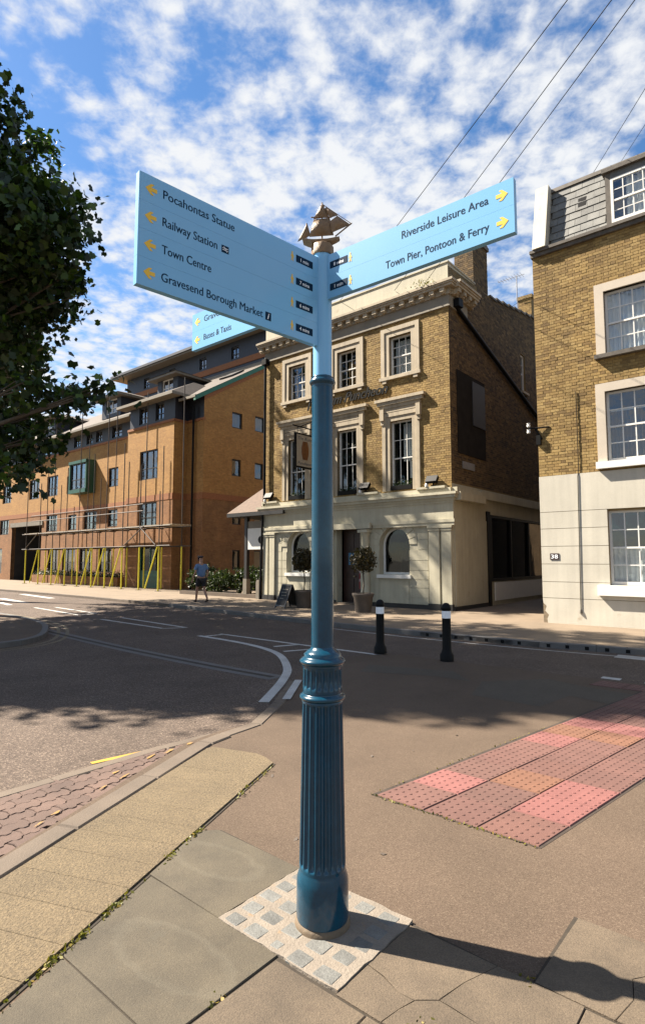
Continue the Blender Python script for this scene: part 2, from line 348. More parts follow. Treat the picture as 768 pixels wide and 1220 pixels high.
def brick_skin(mb, mp, a0, a1, z0, z1, holes, proud=.008, course=.075):
    n = int((z1-z0)/course + .5); ch = (z1-z0)/n; g = .010
    for j in range(n):
        zb, zt = z0+j*ch+g/2, z0+(j+1)*ch-g/2; zm = (zb+zt)/2
        cuts = sorted([(max(h[0], a0), min(h[1], a1)) for h in holes if h[2]-.02 < zm < h[3]+.02]); spans = []; p = a0
        for l, r in cuts:
            if l > p: spans.append((p, l))
            p = max(p, r)
        if p < a1: spans.append((p, a1))
        for l, r in spans:
            x = l; k = j % 2; base = l if k == 0 else l
            while x < r-.02:
                L = (.225 if k % 2 == 0 else .1125)
                if x == l and j % 2: L = .1125*1.5
                e = min(x+L, r); 
                if r-e < .05: e = r
                d = proud + random.uniform(-.004, .004); q = random.uniform(-.0015, .0015)
                b0, b1 = x+g/2, e-g/2
                if b1 > b0:
                    F = [mp(b0, zb+q, d), mp(b1, zb+q, d), mp(b1, zt+q, d), mp(b0, zt+q, d)]
                    K = [mp(b0, zb+q, -.01), mp(b1, zb+q, -.01), mp(b1, zt+q, -.01), mp(b0, zt+q, -.01)]
                    i = len(mb.v); mb.v += F+K
                    for f in ((0,1,2,3), (0,4,5,1), (1,5,6,2), (2,6,7,3), (3,7,4,0)): mb.f.append(tuple(i+c for c in f)); mb.sm.append(False)
                x = e; k += 1
PANES = {}
def pane_obj(parent, mp, a0, a1, z0, z1, d, m):
    key = (round(a1-a0, 3), round(z1-z0, 3), mp is side, m.name)
    if key not in PANES:
        hw, hz = (a1-a0)/2, (z1-z0)/2; b = MB()
        pts = [(-hw, -hz), (hw, -hz), (hw, hz), (-hw, hz)]
        b.face([((0, p[0], p[1]) if mp is side else (p[0], 0, p[1])) for p in pts])
        me = bpy.data.meshes.new('pane'); me.from_pydata(b.v, [], b.f); me.materials.append(m); PANES[key] = me
    o = link('pane', PANES[key], parent, loc=mp((a0+a1)/2, (z0+z1)/2, d))
    o.rotation_euler = (random.uniform(-.012, .012), random.uniform(-.012, .012)*(1 if mp is side else 0), random.uniform(-.012, .012))
    return o
def curtain(parent, mp, a0, a1, z0, z1, d, m, waves=7, amp=.025, name='curtain'):
    mb = MB(); n = waves*6
    cols = [[mp(a0+(a1-a0)*i/n, z, d+amp*math.sin(2*math.pi*waves*i/n+random.uniform(-.3, .3))*(1.2 if z == z0 else .9)) for i in range(n+1)] for z in (z0, z1)]
    mb.grid(cols); return mb.build(name, m, parent)
def room(parent, mp, a0, a1, z0, z1, d0, d1, m=None):
    mb = MB()
    for f in ([(a0, z0, d1), (a1, z0, d1), (a1, z1, d1), (a0, z1, d1)], [(a0, z0, d0), (a0, z1, d0), (a0, z1, d1), (a0, z0, d1)], [(a1, z0, d0), (a1, z0, d1), (a1, z1, d1), (a1, z1, d0)],
              [(a0, z0, d0), (a0, z0, d1), (a1, z0, d1), (a1, z0, d0)], [(a0, z1, d0), (a1, z1, d0), (a1, z1, d1), (a0, z1, d1)]):
        mb.face([mp(*p) for p in f])
    return mb.build('room', m or room_m, parent)
def sash(parent, mp, a0, a1, z0, z1, cols, rt, rb, depth, fm=None, gm=None, bar=.022, fr=.05, split=None, d_room=.9, mid=True):
    """sash window: the part is the frame, its panes, bars and room are sub-parts"""
    fm = fm or wframe_m; gm = gm or glass_m; split = split or (z0+z1)/2
    mb = MB(); D = -depth
    for q in ((a0, a0+fr, z0, z1), (a1-fr, a1, z0, z1), (a0+fr, a1-fr, z1-fr, z1), (a0+fr, a1-fr, z0, z0+fr*1.5)): mbox(mb, mp, *q, D-.05, D+.03)
    if mid: mbox(mb, mp, a0+fr, a1-fr, split-fr*.4, split+fr*.4, D-.04, D+.022)
    win = mb.build('window', fm, parent); bars = MB()
    for lo, hi, rows, dd in ((z0+fr*1.5, split-fr*.4, rb, -.012), (split+fr*.4, z1-fr, rt, .004)) if mid else ((z0+fr*1.5, z1-fr, rt, 0),):
        A0, A1 = a0+fr, a1-fr
        for c in range(1, cols): x = A0+(A1-A0)*c/cols; mbox(bars, mp, x-bar/2, x+bar/2, lo, hi, D+dd-.012, D+dd+.014)
        for r in range(1, rows): z = lo+(hi-lo)*r/rows; mbox(bars, mp, A0, A1, z-bar/2, z+bar/2, D+dd-.011, D+dd+.012)
        for c in range(cols):
            for r in range(rows):
                pane_obj(win, mp, A0+(A1-A0)*c/cols, A0+(A1-A0)*(c+1)/cols, lo+(hi-lo)*r/rows, lo+(hi-lo)*(r+1)/rows, D+dd, gm)
    if bars.v: bars.build('glazing_bars', fm, win)
    room(win, mp, a0, a1, z0, z1, D-.06, D-.06-d_room); return win
def text_mesh(body, width=None, height=None, shear=0.0, ext=0.0, bold=0.0):
    cu = bpy.data.curves.new('t', 'FONT'); cu.body = body; cu.size = 1; cu.shear = shear; cu.extrude = ext; cu.offset = bold; cu.resolution_u = 3
    o = bpy.data.objects.new('t', cu); COL.objects.link(o); dg = bpy.context.evaluated_depsgraph_get()
    me = bpy.data.meshes.new_from_object(o.evaluated_get(dg)); bpy.data.objects.remove(o); bpy.data.curves.remove(cu)
    co = np.empty(len(me.vertices)*3, 'f'); me.vertices.foreach_get('co', co); co = co.reshape(-1, 3)
    co[:, 0] -= co[:, 0].min(); W0 = co[:, 0].max(); sxx = (width/W0) if width else None; syy = height/.70 if height else sxx
    if sxx is None: sxx = syy
    co[:, 0] *= sxx; co[:, 1] *= syy; return me, co
def put_text(name, parent, fn, body, m, width=None, height=None, shear=0, thick=.0012, bold=0.0):
    """fn(s,z,d) maps reading coordinates to parent space"""
    me, co = text_mesh(body, width, height, shear, 0.5, bold)
    co = np.array([fn(x, y, thick*(zz+.5)) for x, y, zz in co], 'f'); me.vertices.foreach_set('co', co.ravel()); me.materials.clear(); me.materials.append(m); me.update()
    return link(name, me, parent)
def leaves_mesh(name, pts, size, m, star=False, smin=.6, flat=.0):
    n = len(pts); nv = 9 if star else 4
    if star: prof = np.array([(0, -.5), (.22, -.28), (.55, -.30), (.36, .02), (.50, .38), (0, .62), (-.50, .38), (-.36, .02), (-.55, -.30)])
    else: prof = np.array([(0, -.55), (.34, 0), (0, .6), (-.34, 0)])
    prof = np.c_[prof, np.abs(prof[:, 0])*-.25]
    d = rng.normal(size=(n, 3)); d[:, 2] = np.abs(d[:, 2])*1.0+flat; d /= np.linalg.norm(d, axis=1)[:, None]
    r = rng.normal(size=(n, 3)); x = np.cross(d, r); x /= np.linalg.norm(x, axis=1)[:, None]; y = np.cross(d, x)
    sz = size*rng.uniform(smin, 1.25, n)
    V = pts[:, None, :] + (prof[None, :, 0, None]*x[:, None, :] + prof[None, :, 1, None]*y[:, None, :] + prof[None, :, 2, None]*d[:, None, :])*sz[:, None, None]
    me = bpy.data.meshes.new(name); me.vertices.add(n*nv); me.vertices.foreach_set('co', V.astype('f').ravel())
    me.loops.add(n*nv); me.loops.foreach_set('vertex_index', np.arange(n*nv, dtype='i')); me.polygons.add(n)
    me.polygons.foreach_set('loop_start', np.arange(0, n*nv, nv, dtype='i')); me.update(); me.validate(); me.materials.append(m); return me
def blob_pts(blobs, per_m3, clump=.45, shell=.55):
    """leaf positions gathered in clumps inside a set of ellipsoids"""
    out = []
    for (c, r) in blobs:
        vol = 4.19*r[0]*r[1]*r[2]; nc = max(4, int(vol*per_m3/26))
        u = rng.normal(size=(nc, 3)); u /= np.linalg.norm(u, axis=1)[:, None]; rad = (shell+(1-shell)*rng.random(nc)**.6)*np.where(rng.random(nc) < .8, 1, .6)
        cc = np.array(c)+u*rad[:, None]*np.array(r)
        k = rng.integers(14, 40, nc); idx = np.repeat(np.arange(nc), k)
        out.append(cc[idx]+rng.normal(size=(len(idx), 3))*clump*rng.uniform(.5, 1.0, (nc, 1))[idx]*np.array([.62, .62, .42]))
    return np.concatenate(out)

# ------------------------------------------------------------------ the setting: ground, road, pavements
m = MB(); m.face([(900*math.cos(2*math.pi*k/48), 900*math.sin(2*math.pi*k/48), -.09) for k in range(48)])
m.build('ground', ground_m, kind='structure')
m = MB(); m.face([W(-90, -30, -.03), W(45, -30, -.03), W(45, 14, -.03), W(-90, 14, -.03)])
road = m.build('road', road_m, kind='structure')
def poly_prism(mb, poly, z1, z0):
    mb.face([(p[0], p[1], z1) for p in poly])
    for i in range(len(poly)):
        a, b = poly[i], poly[(i+1) % len(poly)]; mb.face([(a[0], a[1], z0), (b[0], b[1], z0), (b[0], b[1], z1), (a[0], a[1], z1)])
def wuv(L): return [tuple(W(*p)[:2]) for p in L]
arcpts = wuv([(-4.38, 4.12), (-4.79, 4.84), (-5.47, 5.84), (-5.95, 6.8), (-6.12, 7.6), (-6.0, 8.3), (-5.5, 8.75)])
arcpts[0] = (-.72, 5.97); arcpts[1] = (-.57, 6.79); arcpts[2] = (-.45, 7.99)
fw_poly = [(-3.23, -1.4), (-1.85, 3.17), (-1.24, 5.36), (-1.0, 5.72)] + arcpts + wuv([(-2, 8.75), (14, 9.1), (14, -8), (-3, -6)])
m = MB(); poly_prism(m, fw_poly, -.004, -.08); footway = m.build('footway', foot_m, kind='structure')

def slab(name, poly, m_, parent, z1=.008, z0=-.03, bev=.004, jit=.002, origin=None):
    poly = [Vector((p[0], p[1])) for p in poly]; c = sum(poly, Vector((0, 0)))/len(poly)
    ins = []
    n = len(poly)
    for i in range(n):
        p = poly[i]; d1 = (poly[(i+1) % n]-p).normalized(); d0 = (poly[i-1]-p).normalized(); bis = d1+d0
        if bis.length < 1e-3: bis = (c-p)
        bis = bis.normalized()
        if bis.dot(c-p) < 0 and n < 5: bis = -bis
        ins.append(p+bis*bev*1.4)
    o = Vector(origin) if origin else c
    tilt = [random.uniform(-jit, jit) for _ in range(2)]
    def z(p): return z1+tilt[0]*(p.x-c.x)+tilt[1]*(p.y-c.y)
    mb = MB(); mb.face([(p.x-o.x, p.y-o.y, z(p)) for p in ins])
    for i in range(n):
        j = (i+1) % n
        mb.face([(poly[i].x-o.x, poly[i].y-o.y, z1-bev), (poly[j].x-o.x, poly[j].y-o.y, z1-bev), (ins[j].x-o.x, ins[j].y-o.y, z(ins[j])), (ins[i].x-o.x, ins[i].y-o.y, z(ins[i]))])
        mb.face([(poly[i].x-o.x, poly[i].y-o.y, z0), (poly[j].x-o.x, poly[j].y-o.y, z0), (poly[j].x-o.x, poly[j].y-o.y, z1-bev), (poly[i].x-o.x, poly[i].y-o.y, z1-bev)])
    return mb.build(name, m_, parent, loc=(o.x, o.y, 0))
# bedding under the slabs
SD = Vector((.30, .954)).normalized(); SP = Vector((SD.y, -SD.x))          # aggregate strip: along, across
def ST(a, c): return Vector((-1.67, 3.11)) + SD*a + SP*c                   # strip coordinates
m = MB(); m.face([(*ST(-5, .02), .0005), (*ST(-5, .72), .0005), (*ST(2.0, .72), .0005), (*ST(2.2, .02), .0005)]); m.build('strip_bedding', joint_m, footway)
a0 = -4.6
while a0 < 2.2:
    L = .225; e = a0+L-.0018
    if e < 1.75: poly = [ST(a0, .01), ST(a0, .70), ST(e, .70), ST(e, .01)]
    else: poly = [ST(a0, .01), ST(a0, .70), ST(2.0, .70), Vector((-.47, 4.93)), Vector((-.56, 5.03)), ST(2.21, .05), ST(2.16, .01)]; 
    slab('strip_slab', poly, strip_m, footway, .010, bev=.0015, jit=.001)
    if e >= 1.75: break
    a0 += L
def kerbline(parent, pts, width, ztop, zbot, step, m_, name='kerb_stone', gap=.008):
    pts = [Vector(p) for p in pts]
    seg = []
    for i in range(len(pts)-1):
        n = max(1, round((pts[i+1]-pts[i]).length/step))
        seg += [pts[i]+(pts[i+1]-pts[i])*k/n for k in range(n)]
    seg.append(pts[-1])
    def nrm(i):
        d = (seg[min(i+1, len(seg)-1)]-seg[max(i-1, 0)]).normalized(); return Vector((d.y, -d.x))
    for i in range(len(seg)-1):
        d = (seg[i+1]-seg[i]).normalized()*gap/2
        slab(name, [seg[i]+d, seg[i]+d+nrm(i)*width, seg[i+1]-d+nrm(i+1)*width, seg[i+1]-d], m_, parent, ztop, zbot, .012, .004)
kerbline(footway, [ST(-4.6, -.165), ST(2.30, -.165), Vector((-.99, 5.60))], .16, .012, -.06, .91, kerb_m)
kerbline(footway, [(-.99, 5.62), (-.74, 5.96), (-.585, 6.79), (-.46, 7.99)], .14, .006, -.06, .8, kerb_m)
OD = Vector((.64, .77)).normalized()
OKB = Vector((-2.32, 4.26))
kerbline(footway, [OKB-OD*2.6, OKB+OD*1.35, Vector((-1.08, 5.66))], .12, -.006, -.07, .91, kerb_m)
# blocks between the two kerbs
m = MB(); m.face([(*(OKB-OD*2.6), -.022), (-2.2, 1.6, -.022), (-1.0, 5.6, -.022)]); m.build('block_bedding', joint_m, footway)
PLn, PWd = .225, .115
def paver_mesh():
    a = .013; g = .003; xs = [0, .14, .22, .36, .44, .5]; ys = [a, a, -a, -a, a, a]
    f = [(PLn*(x+h), y) for h in (0, .5) for x, y in list(zip(xs, ys))[:-1]]+[(PLn, a)]
    bot = [(x, y) for x, y in f]; top = [(x, y+PWd) for x, y in f]
    loop = bot+[(PLn+.010, a+PWd*.5)]+top[::-1]+[(.010, a+PWd*.5)]
    c = Vector((PLn/2, PWd/2)); ins = [(c.x+(x-c.x)*(1-.055), c.y+(y-c.y)*(1-.10)) for x, y in loop]; out_ = [(c.x+(x-c.x)*(1-.02), c.y+(y-c.y)*(1-.035)) for x, y in loop]
    mb = MB(); mb.face([(x-c.x, y-c.y, 0) for x, y in ins]); n = len(loop)
    for i in range(n):
        j = (i+1) % n
        mb.face([(out_[i][0]-c.x, out_[i][1]-c.y, -.005), (out_[j][0]-c.x, out_[j][1]-c.y, -.005), (ins[j][0]-c.x, ins[j][1]-c.y, 0), (ins[i][0]-c.x, ins[i][1]-c.y, 0)])
        mb.face([(out_[i][0]-c.x, out_[i][1]-c.y, -.03), (out_[j][0]-c.x, out_[j][1]-c.y, -.03), (out_[j][0]-c.x, out_[j][1]-c.y, -.005), (out_[i][0]-c.x, out_[i][1]-c.y, -.005)])
    me = bpy.data.meshes.new('paver'); me.from_pydata(mb.v, [], mb.f); me.materials.append(paver_m); return me
pme = paver_mesh(); PD = Vector((.52, .854)).normalized(); PN = Vector((PD.y, -PD.x))
for j in range(-14, 24):
    for i in range(-16, 18):
        c = Vector((-1.9, 4.2)) + PD*(PLn*(i+.5*(j % 2))) + PN*(PWd*j)
        o1 = (c-OKB).dot(Vector((OD.y, -OD.x))); o2 = (c-ST(0, -.165)).dot(SP)
        if o1 > .09 and o2 < -.00 and c.x > -2.75 and c.y < 5.5:
            o = link('paver', pme, footway, loc=(c.x, c.y, -.008+random.uniform(-.003, .002)), rotz=math.atan2(PD.y, PD.x)+random.uniform(-.012, .012))
            o.rotation_euler.x = random.uniform(-.01, .01); o.rotation_euler.y = random.uniform(-.008, .008)
# large slabs round the post (street grid)
def edge_u(v): # u where the right-hand edge of the strip crosses row v
    a, b = ST(-5, .718), ST(3, .718); ua, va = UV(*a); ub, vb = UV(*b); return ua+(ub-ua)*(v-va)/(vb-va)
m = MB(); m.face([W(edge_u(-1.5)-.03, -1.5, .0005), W(3, -1.5, .0005), W(3, 1.82, .0005), W(-1.0, 1.82, .0005), W(-1.0, 2.36, .0005), W(-2.83, 2.41, .0005)])
m.face([W(-.90, 1.8, .0005), W(2.2, 1.8, .0005), W(2.2, 2.90, .0005), W(-.90, 2.90, .0005)]); m.build('slab_bedding', joint_m, footway)
def ringmat(name, cx, cy, sx_, sy_, rot):
    mt = slab_m.copy(); mt.name = name; t = mt.node_tree; b = t.nodes['Principled BSDF']; src = b.inputs['Base Color'].links[0].from_socket
    co = nd(t, 'ShaderNodeTexCoord').outputs['Object']; mp = nd(t, 'ShaderNodeMapping', vector_type='TEXTURE'); mp.inputs['Location'].default_value = (cx, cy, 0); mp.inputs['Rotation'].default_value = (0, 0, rot); mp.inputs['Scale'].default_value = (sx_, sy_, 1)
    t.links.new(co, mp.inputs[0]); ln = nd(t, 'ShaderNodeVectorMath', operation='LENGTH'); t.links.new(mp.outputs[0], ln.inputs[0])
    ad = nd(t, 'ShaderNodeMath', operation='ADD'); t.links.new(ln.outputs['Value'], ad.inputs[0])
    ns = nd(t, 'ShaderNodeMath', operation='MULTIPLY_ADD'); ns.inputs[1].default_value = .5; ns.inputs[2].default_value = -.25; t.links.new(noise(t, co, 7, 5, .65), ns.inputs[0]); t.links.new(ns.outputs[0], ad.inputs[1])
    f = ramp2(t, ad.outputs[0], [(.70, 0.0), (.86, .075), (.92, .07), (1.0, 0.0)])
    mx = nd(t, 'ShaderNodeMixRGB'); t.links.new(f, mx.inputs[0]); t.links.new(src, mx.inputs[1]); mx.inputs[2].default_value = (.19, .175, .13, 1); t.links.new(mx.outputs[0], b.inputs['Base Color']); return mt
J = .003
def row(us, v0, v1, m_, **k):
    return [slab('paving_slab', wuv([(a+J, v0+J), (b-J, v0+J), (b-J, v1-J), (a+J, v1-J)]), m_, footway, **k) for a, b in zip(us[:-1], us[1:])]
slab('paving_slab', wuv([(edge_u(1.86)+.0, 1.84), (-2.15, 1.83), (-2.15, 2.385), (-2.83, 2.395), (edge_u(2.37)+.02, 2.30)]), ringmat('ring_a', 0, 0, .33, .15, ANG+.12), footway)
slab('paving_slab', wuv([(edge_u(1.25)+.01, 1.25), (-1.765, 1.25), (-1.765, 1.825), (edge_u(1.82)+.01, 1.83)]), ringmat('ring_b', .05, -.04, .37, .16, ANG+.08), footway)
slab('paving_slab', wuv([(edge_u(.62)+.02, .62), (-1.77, .62), (-1.765, 1.242), (edge_u(1.22)+.02, 1.242)]), slab_m, footway)
slab('paving_slab', wuv([(edge_u(0)+.02, 0), (-1.77, 0), (-1.77, .61), (edge_u(.6)+.02, .61)]), slab_m, footway)
slab('paving_slab', wuv([(-1.755, 1.24), (-1.30, 1.24), (-1.30, 1.80), (-1.755, 1.80)]), slabb_m, footway)
row([-1.30, -.69, .05, .7, 1.3], 1.24, 1.805, slabb_m)
row([-1.76, -1.1, -.45, .2, .9], .62, 1.235, slabb_m); row([-1.76, -1.1, -.45, .2, .9], 0, .615, slabb_m)
# cracked slabs to the right of the setts
def crack_slab(poly, g=.0022):
    Q_ = [Vector(p) for p in wuv(poly)]; n = len(Q_); o_ = []
    ar = sum(Q_[i].x*Q_[(i+1) % n].y-Q_[(i+1) % n].x*Q_[i].y for i in range(n))
    for i in range(n):
        d0 = (Q_[i]-Q_[i-1]).normalized(); d1 = (Q_[(i+1) % n]-Q_[i]).normalized(); t_ = (d0+d1).normalized(); nn = Vector((-t_.y, t_.x))*(1 if ar > 0 else -1); o_.append(Q_[i]+nn*g)
    slab('paving_slab', o_, slabb_m, footway, .008+random.uniform(-.001, .001), bev=.0015, jit=.004)
c1, c2, c3, c4 = (-1.27, 1.97), (-1.20, 1.975), (-1.13, 2.035), (-1.05, 2.03)
crack_slab([(-1.447, 1.81), (-1.24, 1.81), (-1.225, 1.90), c2, c1, (-1.36, 2.005), (-1.447, 2.02)])
crack_slab([(-1.24, 1.81), (-.70, 1.81), (-.70, 2.02), (-.86, 2.05), (-.95, 2.02), c4, c3, c2, (-1.225, 1.90)])
crack_slab([(-1.447, 2.02), (-1.36, 2.005), c1, c2, c3, (-1.10, 2.18), (-1.035, 2.35), (-1.447, 2.35)])
crack_slab([c3, c4, (-.95, 2.02), (-.86, 2.05), (-.70, 2.02), (-.70, 2.35), (-1.035, 2.35), (-1.10, 2.18)])
row([-.70, -.08, .55, 1.2], 1.815, 2.345, slabb_m)
crack_slab([(-.89, 2.355), (-.60, 2.355), (-.57, 2.50), (-.60, 2.62), (-.50, 2.75), (-.45, 2.89), (-.88, 2.89)])
crack_slab([(-.60, 2.355), (-.24, 2.355), (-.24, 2.89), (-.45, 2.89), (-.50, 2.75), (-.60, 2.62), (-.57, 2.50)])
row([-.24, .4, 1.0], 2.36, 2.885, slabb_m)
# mortared setts round the post foot
def rough_rect(u0, u1, v0, v1, n=9, a=.012):
    P = []
    for (p, q) in (((u0, v0), (u1, v0)), ((u1, v0), (u1, v1)), ((u1, v1), (u0, v1)), ((u0, v1), (u0, v0))):
        for k in range(n): t = k/n; P.append((p[0]+(q[0]-p[0])*t+random.uniform(-a, a), p[1]+(q[1]-p[1])*t+random.uniform(-a, a)))
    return P
m = MB(); poly_prism(m, wuv(rough_rect(-2.145, -1.45, 1.82, 2.38, 12, .005)), .013, -.02); bed = m.build('sett_bed', mortar_m, footway)
for i in range(5):
    for j in range(5):
        u = -2.085+.1365*i+random.uniform(-.008, .008); v_ = 1.865+.113*j+random.uniform(-.006, .006)
        if math.hypot(*(W(u, v_).xy-Vector((0, 2.74)))) < .135: continue
        hu, hv = random.uniform(.047, .055), random.uniform(.040, .046)
        if (i, j) == (2, 0): hu, hv = .03, .028
        P = [(u+sx_*hu*random.uniform(.95, 1.04), v_+sy_*hv*random.uniform(.95, 1.04)) for sx_, sy_ in ((-1, -.8), (-.82, -1), (.82, -1), (1, -.8), (1, .8), (.82, 1), (-.82, 1), (-1, .8))]
        slab('sett', wuv(P), sett_m, bed, .0145, .0, .006, .03)
# tactile tiles leading to the crossing
def tile_mesh():
    mb = MB(); e1 = Vector((.985, -.0)); e2 = Vector((.155, .985)); T = .385
    def q(a, b, z): p = W(e1.x*a+e2.x*b, e1.y*a+e2.y*b); return (p.x, p.y, z)
    h = T/2-.0035; i_ = h-.004
    mb.face([q(-i_, -i_, .006), q(i_, -i_, .006), q(i_, i_, .006), q(-i_, i_, .006)])
    C_ = [(-1, -1), (1, -1), (1, 1), (-1, 1)]
    for k in range(4):
        a, b = C_[k], C_[(k+1) % 4]
        mb.face([q(a[0]*h, a[1]*h, 0), q(b[0]*h, b[1]*h, 0), q(b[0]*i_, b[1]*i_, .006), q(a[0]*i_, a[1]*i_, .006)]); mb.face([q(a[0]*h, a[1]*h, -.02), q(b[0]*h, b[1]*h, -.02), q(b[0]*h, b[1]*h, 0), q(a[0]*h, a[1]*h, 0)])
    for a in range(6):
        for b in range(6):
            x, y = (a-2.5)*T/6, (b-2.5)*T/6; rows = []
            for r, z in ((.0135, .0055), (.0115, .0098), (.007, .011)): rows.append([q(x+r*math.cos(k*math.pi/4), y+r*math.sin(k*math.pi/4), z) for k in range(8)])
            mb.grid(rows, closed_u=True, smooth=False); mb.face(rows[-1])
    me = bpy.data.meshes.new('tactile_tile'); me.from_pydata(mb.v, [], mb.f); me.materials.append(tact_m); return me
tme = tile_mesh(); T = .385; c0 = (-2.42+.03, 3.45)
m = MB(); m.face([W(-2.43, 3.44, -.0025), W(-1.24, 3.44, -.0025), W(-1.24+.157*5.3, 3.44+5.2, -.0025), W(-2.43+.157*5.3, 3.44+5.2, -.0025)]); m.build('tile_bedding', mat('tile_joint', (.06, .042, .03), .95, .3, 20), footway)
TC = [(.185, .088, .07), (.18, .083, .064), (.16, .08, .062), (.29, .112, .098), (.24, .108, .062), (.17, .084, .066)]
for i in range(3):
    for j in range(13):
        a, b = T*(i+.5), T*(j+.5)
        u, v_ = c0[0]+a*.985+b*.157, c0[1]+b*.985
        p = W(u, v_, -.001+random.uniform(-.002, .002)); o = link('tactile_tile', tme, footway, loc=p)
        c = TC[0] if random.random() < .55 else random.choice(TC)
        if (i, j) in ((0, 1), (2, 1), (0, 5), (2, 2), (0, 7), (1, 7)): c = TC[3]
        if (i, j) in ((1, 2), (0, 6)): c = TC[4]
        k = random.uniform(.93, 1.07); o.color = (c[0]*k, c[1]*k, c[2]*k, 1)
for k in range(9):       # row of tiles along the kerb
    p = W(-2.05+.39*k, 8.45, -.002); o = link('tactile_tile', tme, footway, loc=p); c = TC[0]; o.color = (*c, 1)
# greyer repair patch in the tarmac near the crossing
def gz(px, py): x = (px-384)/680; y = -(py-610)/680; th = math.atan(58/680); d = (x, math.cos(th)-y*math.sin(th), math.sin(th)+y*math.cos(th)); t = -1.652/d[2]; return (d[0]*t, d[1]*t, -.002)
m = MB(); m.face([gz(*p) for p in ((560, 828), (643, 842), (678, 829), (724, 839), (756, 828), (695, 818), (653, 809), (575, 812))]); m.build('tarmac_patch', patch_m, footway)
m = MB(); m.face([gz(*p) for p in ((428, 800), (520, 806), (560, 812), (540, 800), (440, 792))]); m.build('tarmac_patch', patch_m, footway)
# painted marks
def ribbon(name, pts, width, m_, z=-.026, uv=False, parent=None):
    pts = [Vector(W(*p)[:2]) if uv else Vector(p) for p in pts]; mb = MB(); L, Rr = [], []
    for i, p in enumerate(pts):
        d = (pts[min(i+1, len(pts)-1)]-pts[max(i-1, 0)]).normalized(); n = Vector((-d.y, d.x))*width/2
        L.append((p.x+n.x, p.y+n.y, z)); Rr.append((p.x-n.x, p.y-n.y, z))
    for i in range(len(pts)-1): mb.face([L[i], L[i+1], Rr[i+1], Rr[i]])
    return mb.build(name, m_, parent or road)
def smooth(pts, n=6):
    P = [Vector(p) for p in pts]; out_ = []
    for i in range(len(P)-1):
        p0, p1, p2, p3 = P[max(i-1, 0)], P[i], P[i+1], P[min(i+2, len(P)-1)]
        for k in range(n):
            t = k/n; out_.append(.5*((2*p1)+(p2-p0)*t+(2*p0-5*p1+4*p2-p3)*t*t+(3*p1-p0-3*p2+p3)*t**3))
    return out_+[P[-1]]
ribbon('white_line', smooth([(-2.77, 12.98), (-1.6, 11.79), (-.85, 10.6), (-.56, 9.2), (-.56, 8.2), (-.70, 6.95)]), .13, whitep_m)
ribbon('white_line', [(-.33, 8.05), (-.43, 6.95)], .10, whitep_m, .009, parent=footway)
ribbon('white_line', [(-2.35, 13.3), (-.2, 11.4), (1.2, 10.2)], .10, whitep_m)
ribbon('white_line', [(-2.6, 12.9), (-2.25, 13.2)], .10, whitep_m); ribbon('white_line', [(-.95, 11.35), (-.5, 11.62)], .12, whitep_m)
ribbon('white_line', [(-.72, 10.75), (-.25, 11.0), (.3, 10.75)], .10, whitep_m)
for a, b in (((-7.62, 15.0), (-4.05, 13.95)), ((-7.9, 19.5), (-6.7, 18.2)), ((-5.4, 16.2), (-4.0, 14.05)), ((-9.9, 19.6), (-7.5, 17.3)), ((-8.9, 19.9), (-6.5, 18.0))):
    pass
def gpx(px, py):       # where a point of the road lies
    x = (px-384)/680; y = -(py-610)/680; th = math.atan(58/680); d = (x, math.cos(th)-y*math.sin(th), math.sin(th)+y*math.cos(th)); t = -1.68/d[2]; return (d[0]*t, d[1]*t)
for a, b, wd in (((41, 724), (94, 733), .11), ((66, 723.7), (115, 731), .11), ((94, 733), (115, 731), .09), ((120, 738), (194, 749), .11), ((144, 736), (222, 748), .11), ((194, 749), (222, 748), .09), ((0, 713), (30, 718), .3), ((26, 708), (62, 713), .3), ((0, 718), (12, 721), .2)):
    ribbon('white_line', [gpx(*a), gpx(*b)], wd, whitep_m)
ribbon('channel', smooth([gpx(44, 749), gpx(134, 770), gpx(240, 791.6), gpx(330, 808)]), .34, kerbdark_m, -.0265)
ribbon('channel_gap', smooth([gpx(46, 750), gpx(134, 770), gpx(240, 791.6), gpx(325, 807)]), .10, joint_m, -.0255)
ribbon('yellow_line', [(-1.92, 4.90), (-1.53, 5.22)], .055, yellowp_m)
ribbon('yellow_line', [(-1.45, 5.29), (-1.33, 5.40)], .03, yellowp_m); ribbon('yellow_line', [(-1.22, 5.50), (-1.0, 5.72)], .06, yellowp_m)
for (x, y, L, wd) in ((-1.45, 4.98, .15, .03), (-1.52, 4.55, .13, .03), (-1.33, 5.13, .2, .035), (-1.60, 4.33, .10, .02), (-1.78, 3.75, .12, .02), (-1.75, 3.9, .08, .03), (-1.20, 5.33, .12, .05), (-1.62, 4.62, .1, .03)):
    mb = MB(); P_ = []
    for k in range(14):
        t_ = 2*math.pi*k/14; q_ = random.uniform(.45, 1.1); c_ = Vector((x, y))+SD*math.cos(t_)*L*.5*q_+SP*math.sin(t_)*wd*.5*q_; P_.append((c_.x, c_.y, .0005))
    mb.face(P_); mb.build('yellow_patch', ypatch_m, footway)
# crossing blocks on the carriageway at the right
for (u0, u1, v0, v1) in ((-1.75, -.9, 8.95, 9.35), (-.6, .3, 8.95, 9.35), (.6, 1.5, 8.95, 9.35), (-2.3, -2.05, 8.95, 9.1), (-2.6, -1.7, 11.0, 11.35), (-1.3, -.4, 11.0, 11.35)):
    m = MB(); m.face([W(u0, v0, -.026), W(u1, v0, -.026), W(u1, v1, -.026), W(u0, v1, -.026)]); m.build('white_block', whitep_m, road)
ribbon('white_line', smooth([(-9.2, 11.15), (-6.6, 10.98), (-4, 11.02), (-2.2, 11.22)]), .06, whitep_m, uv=True)
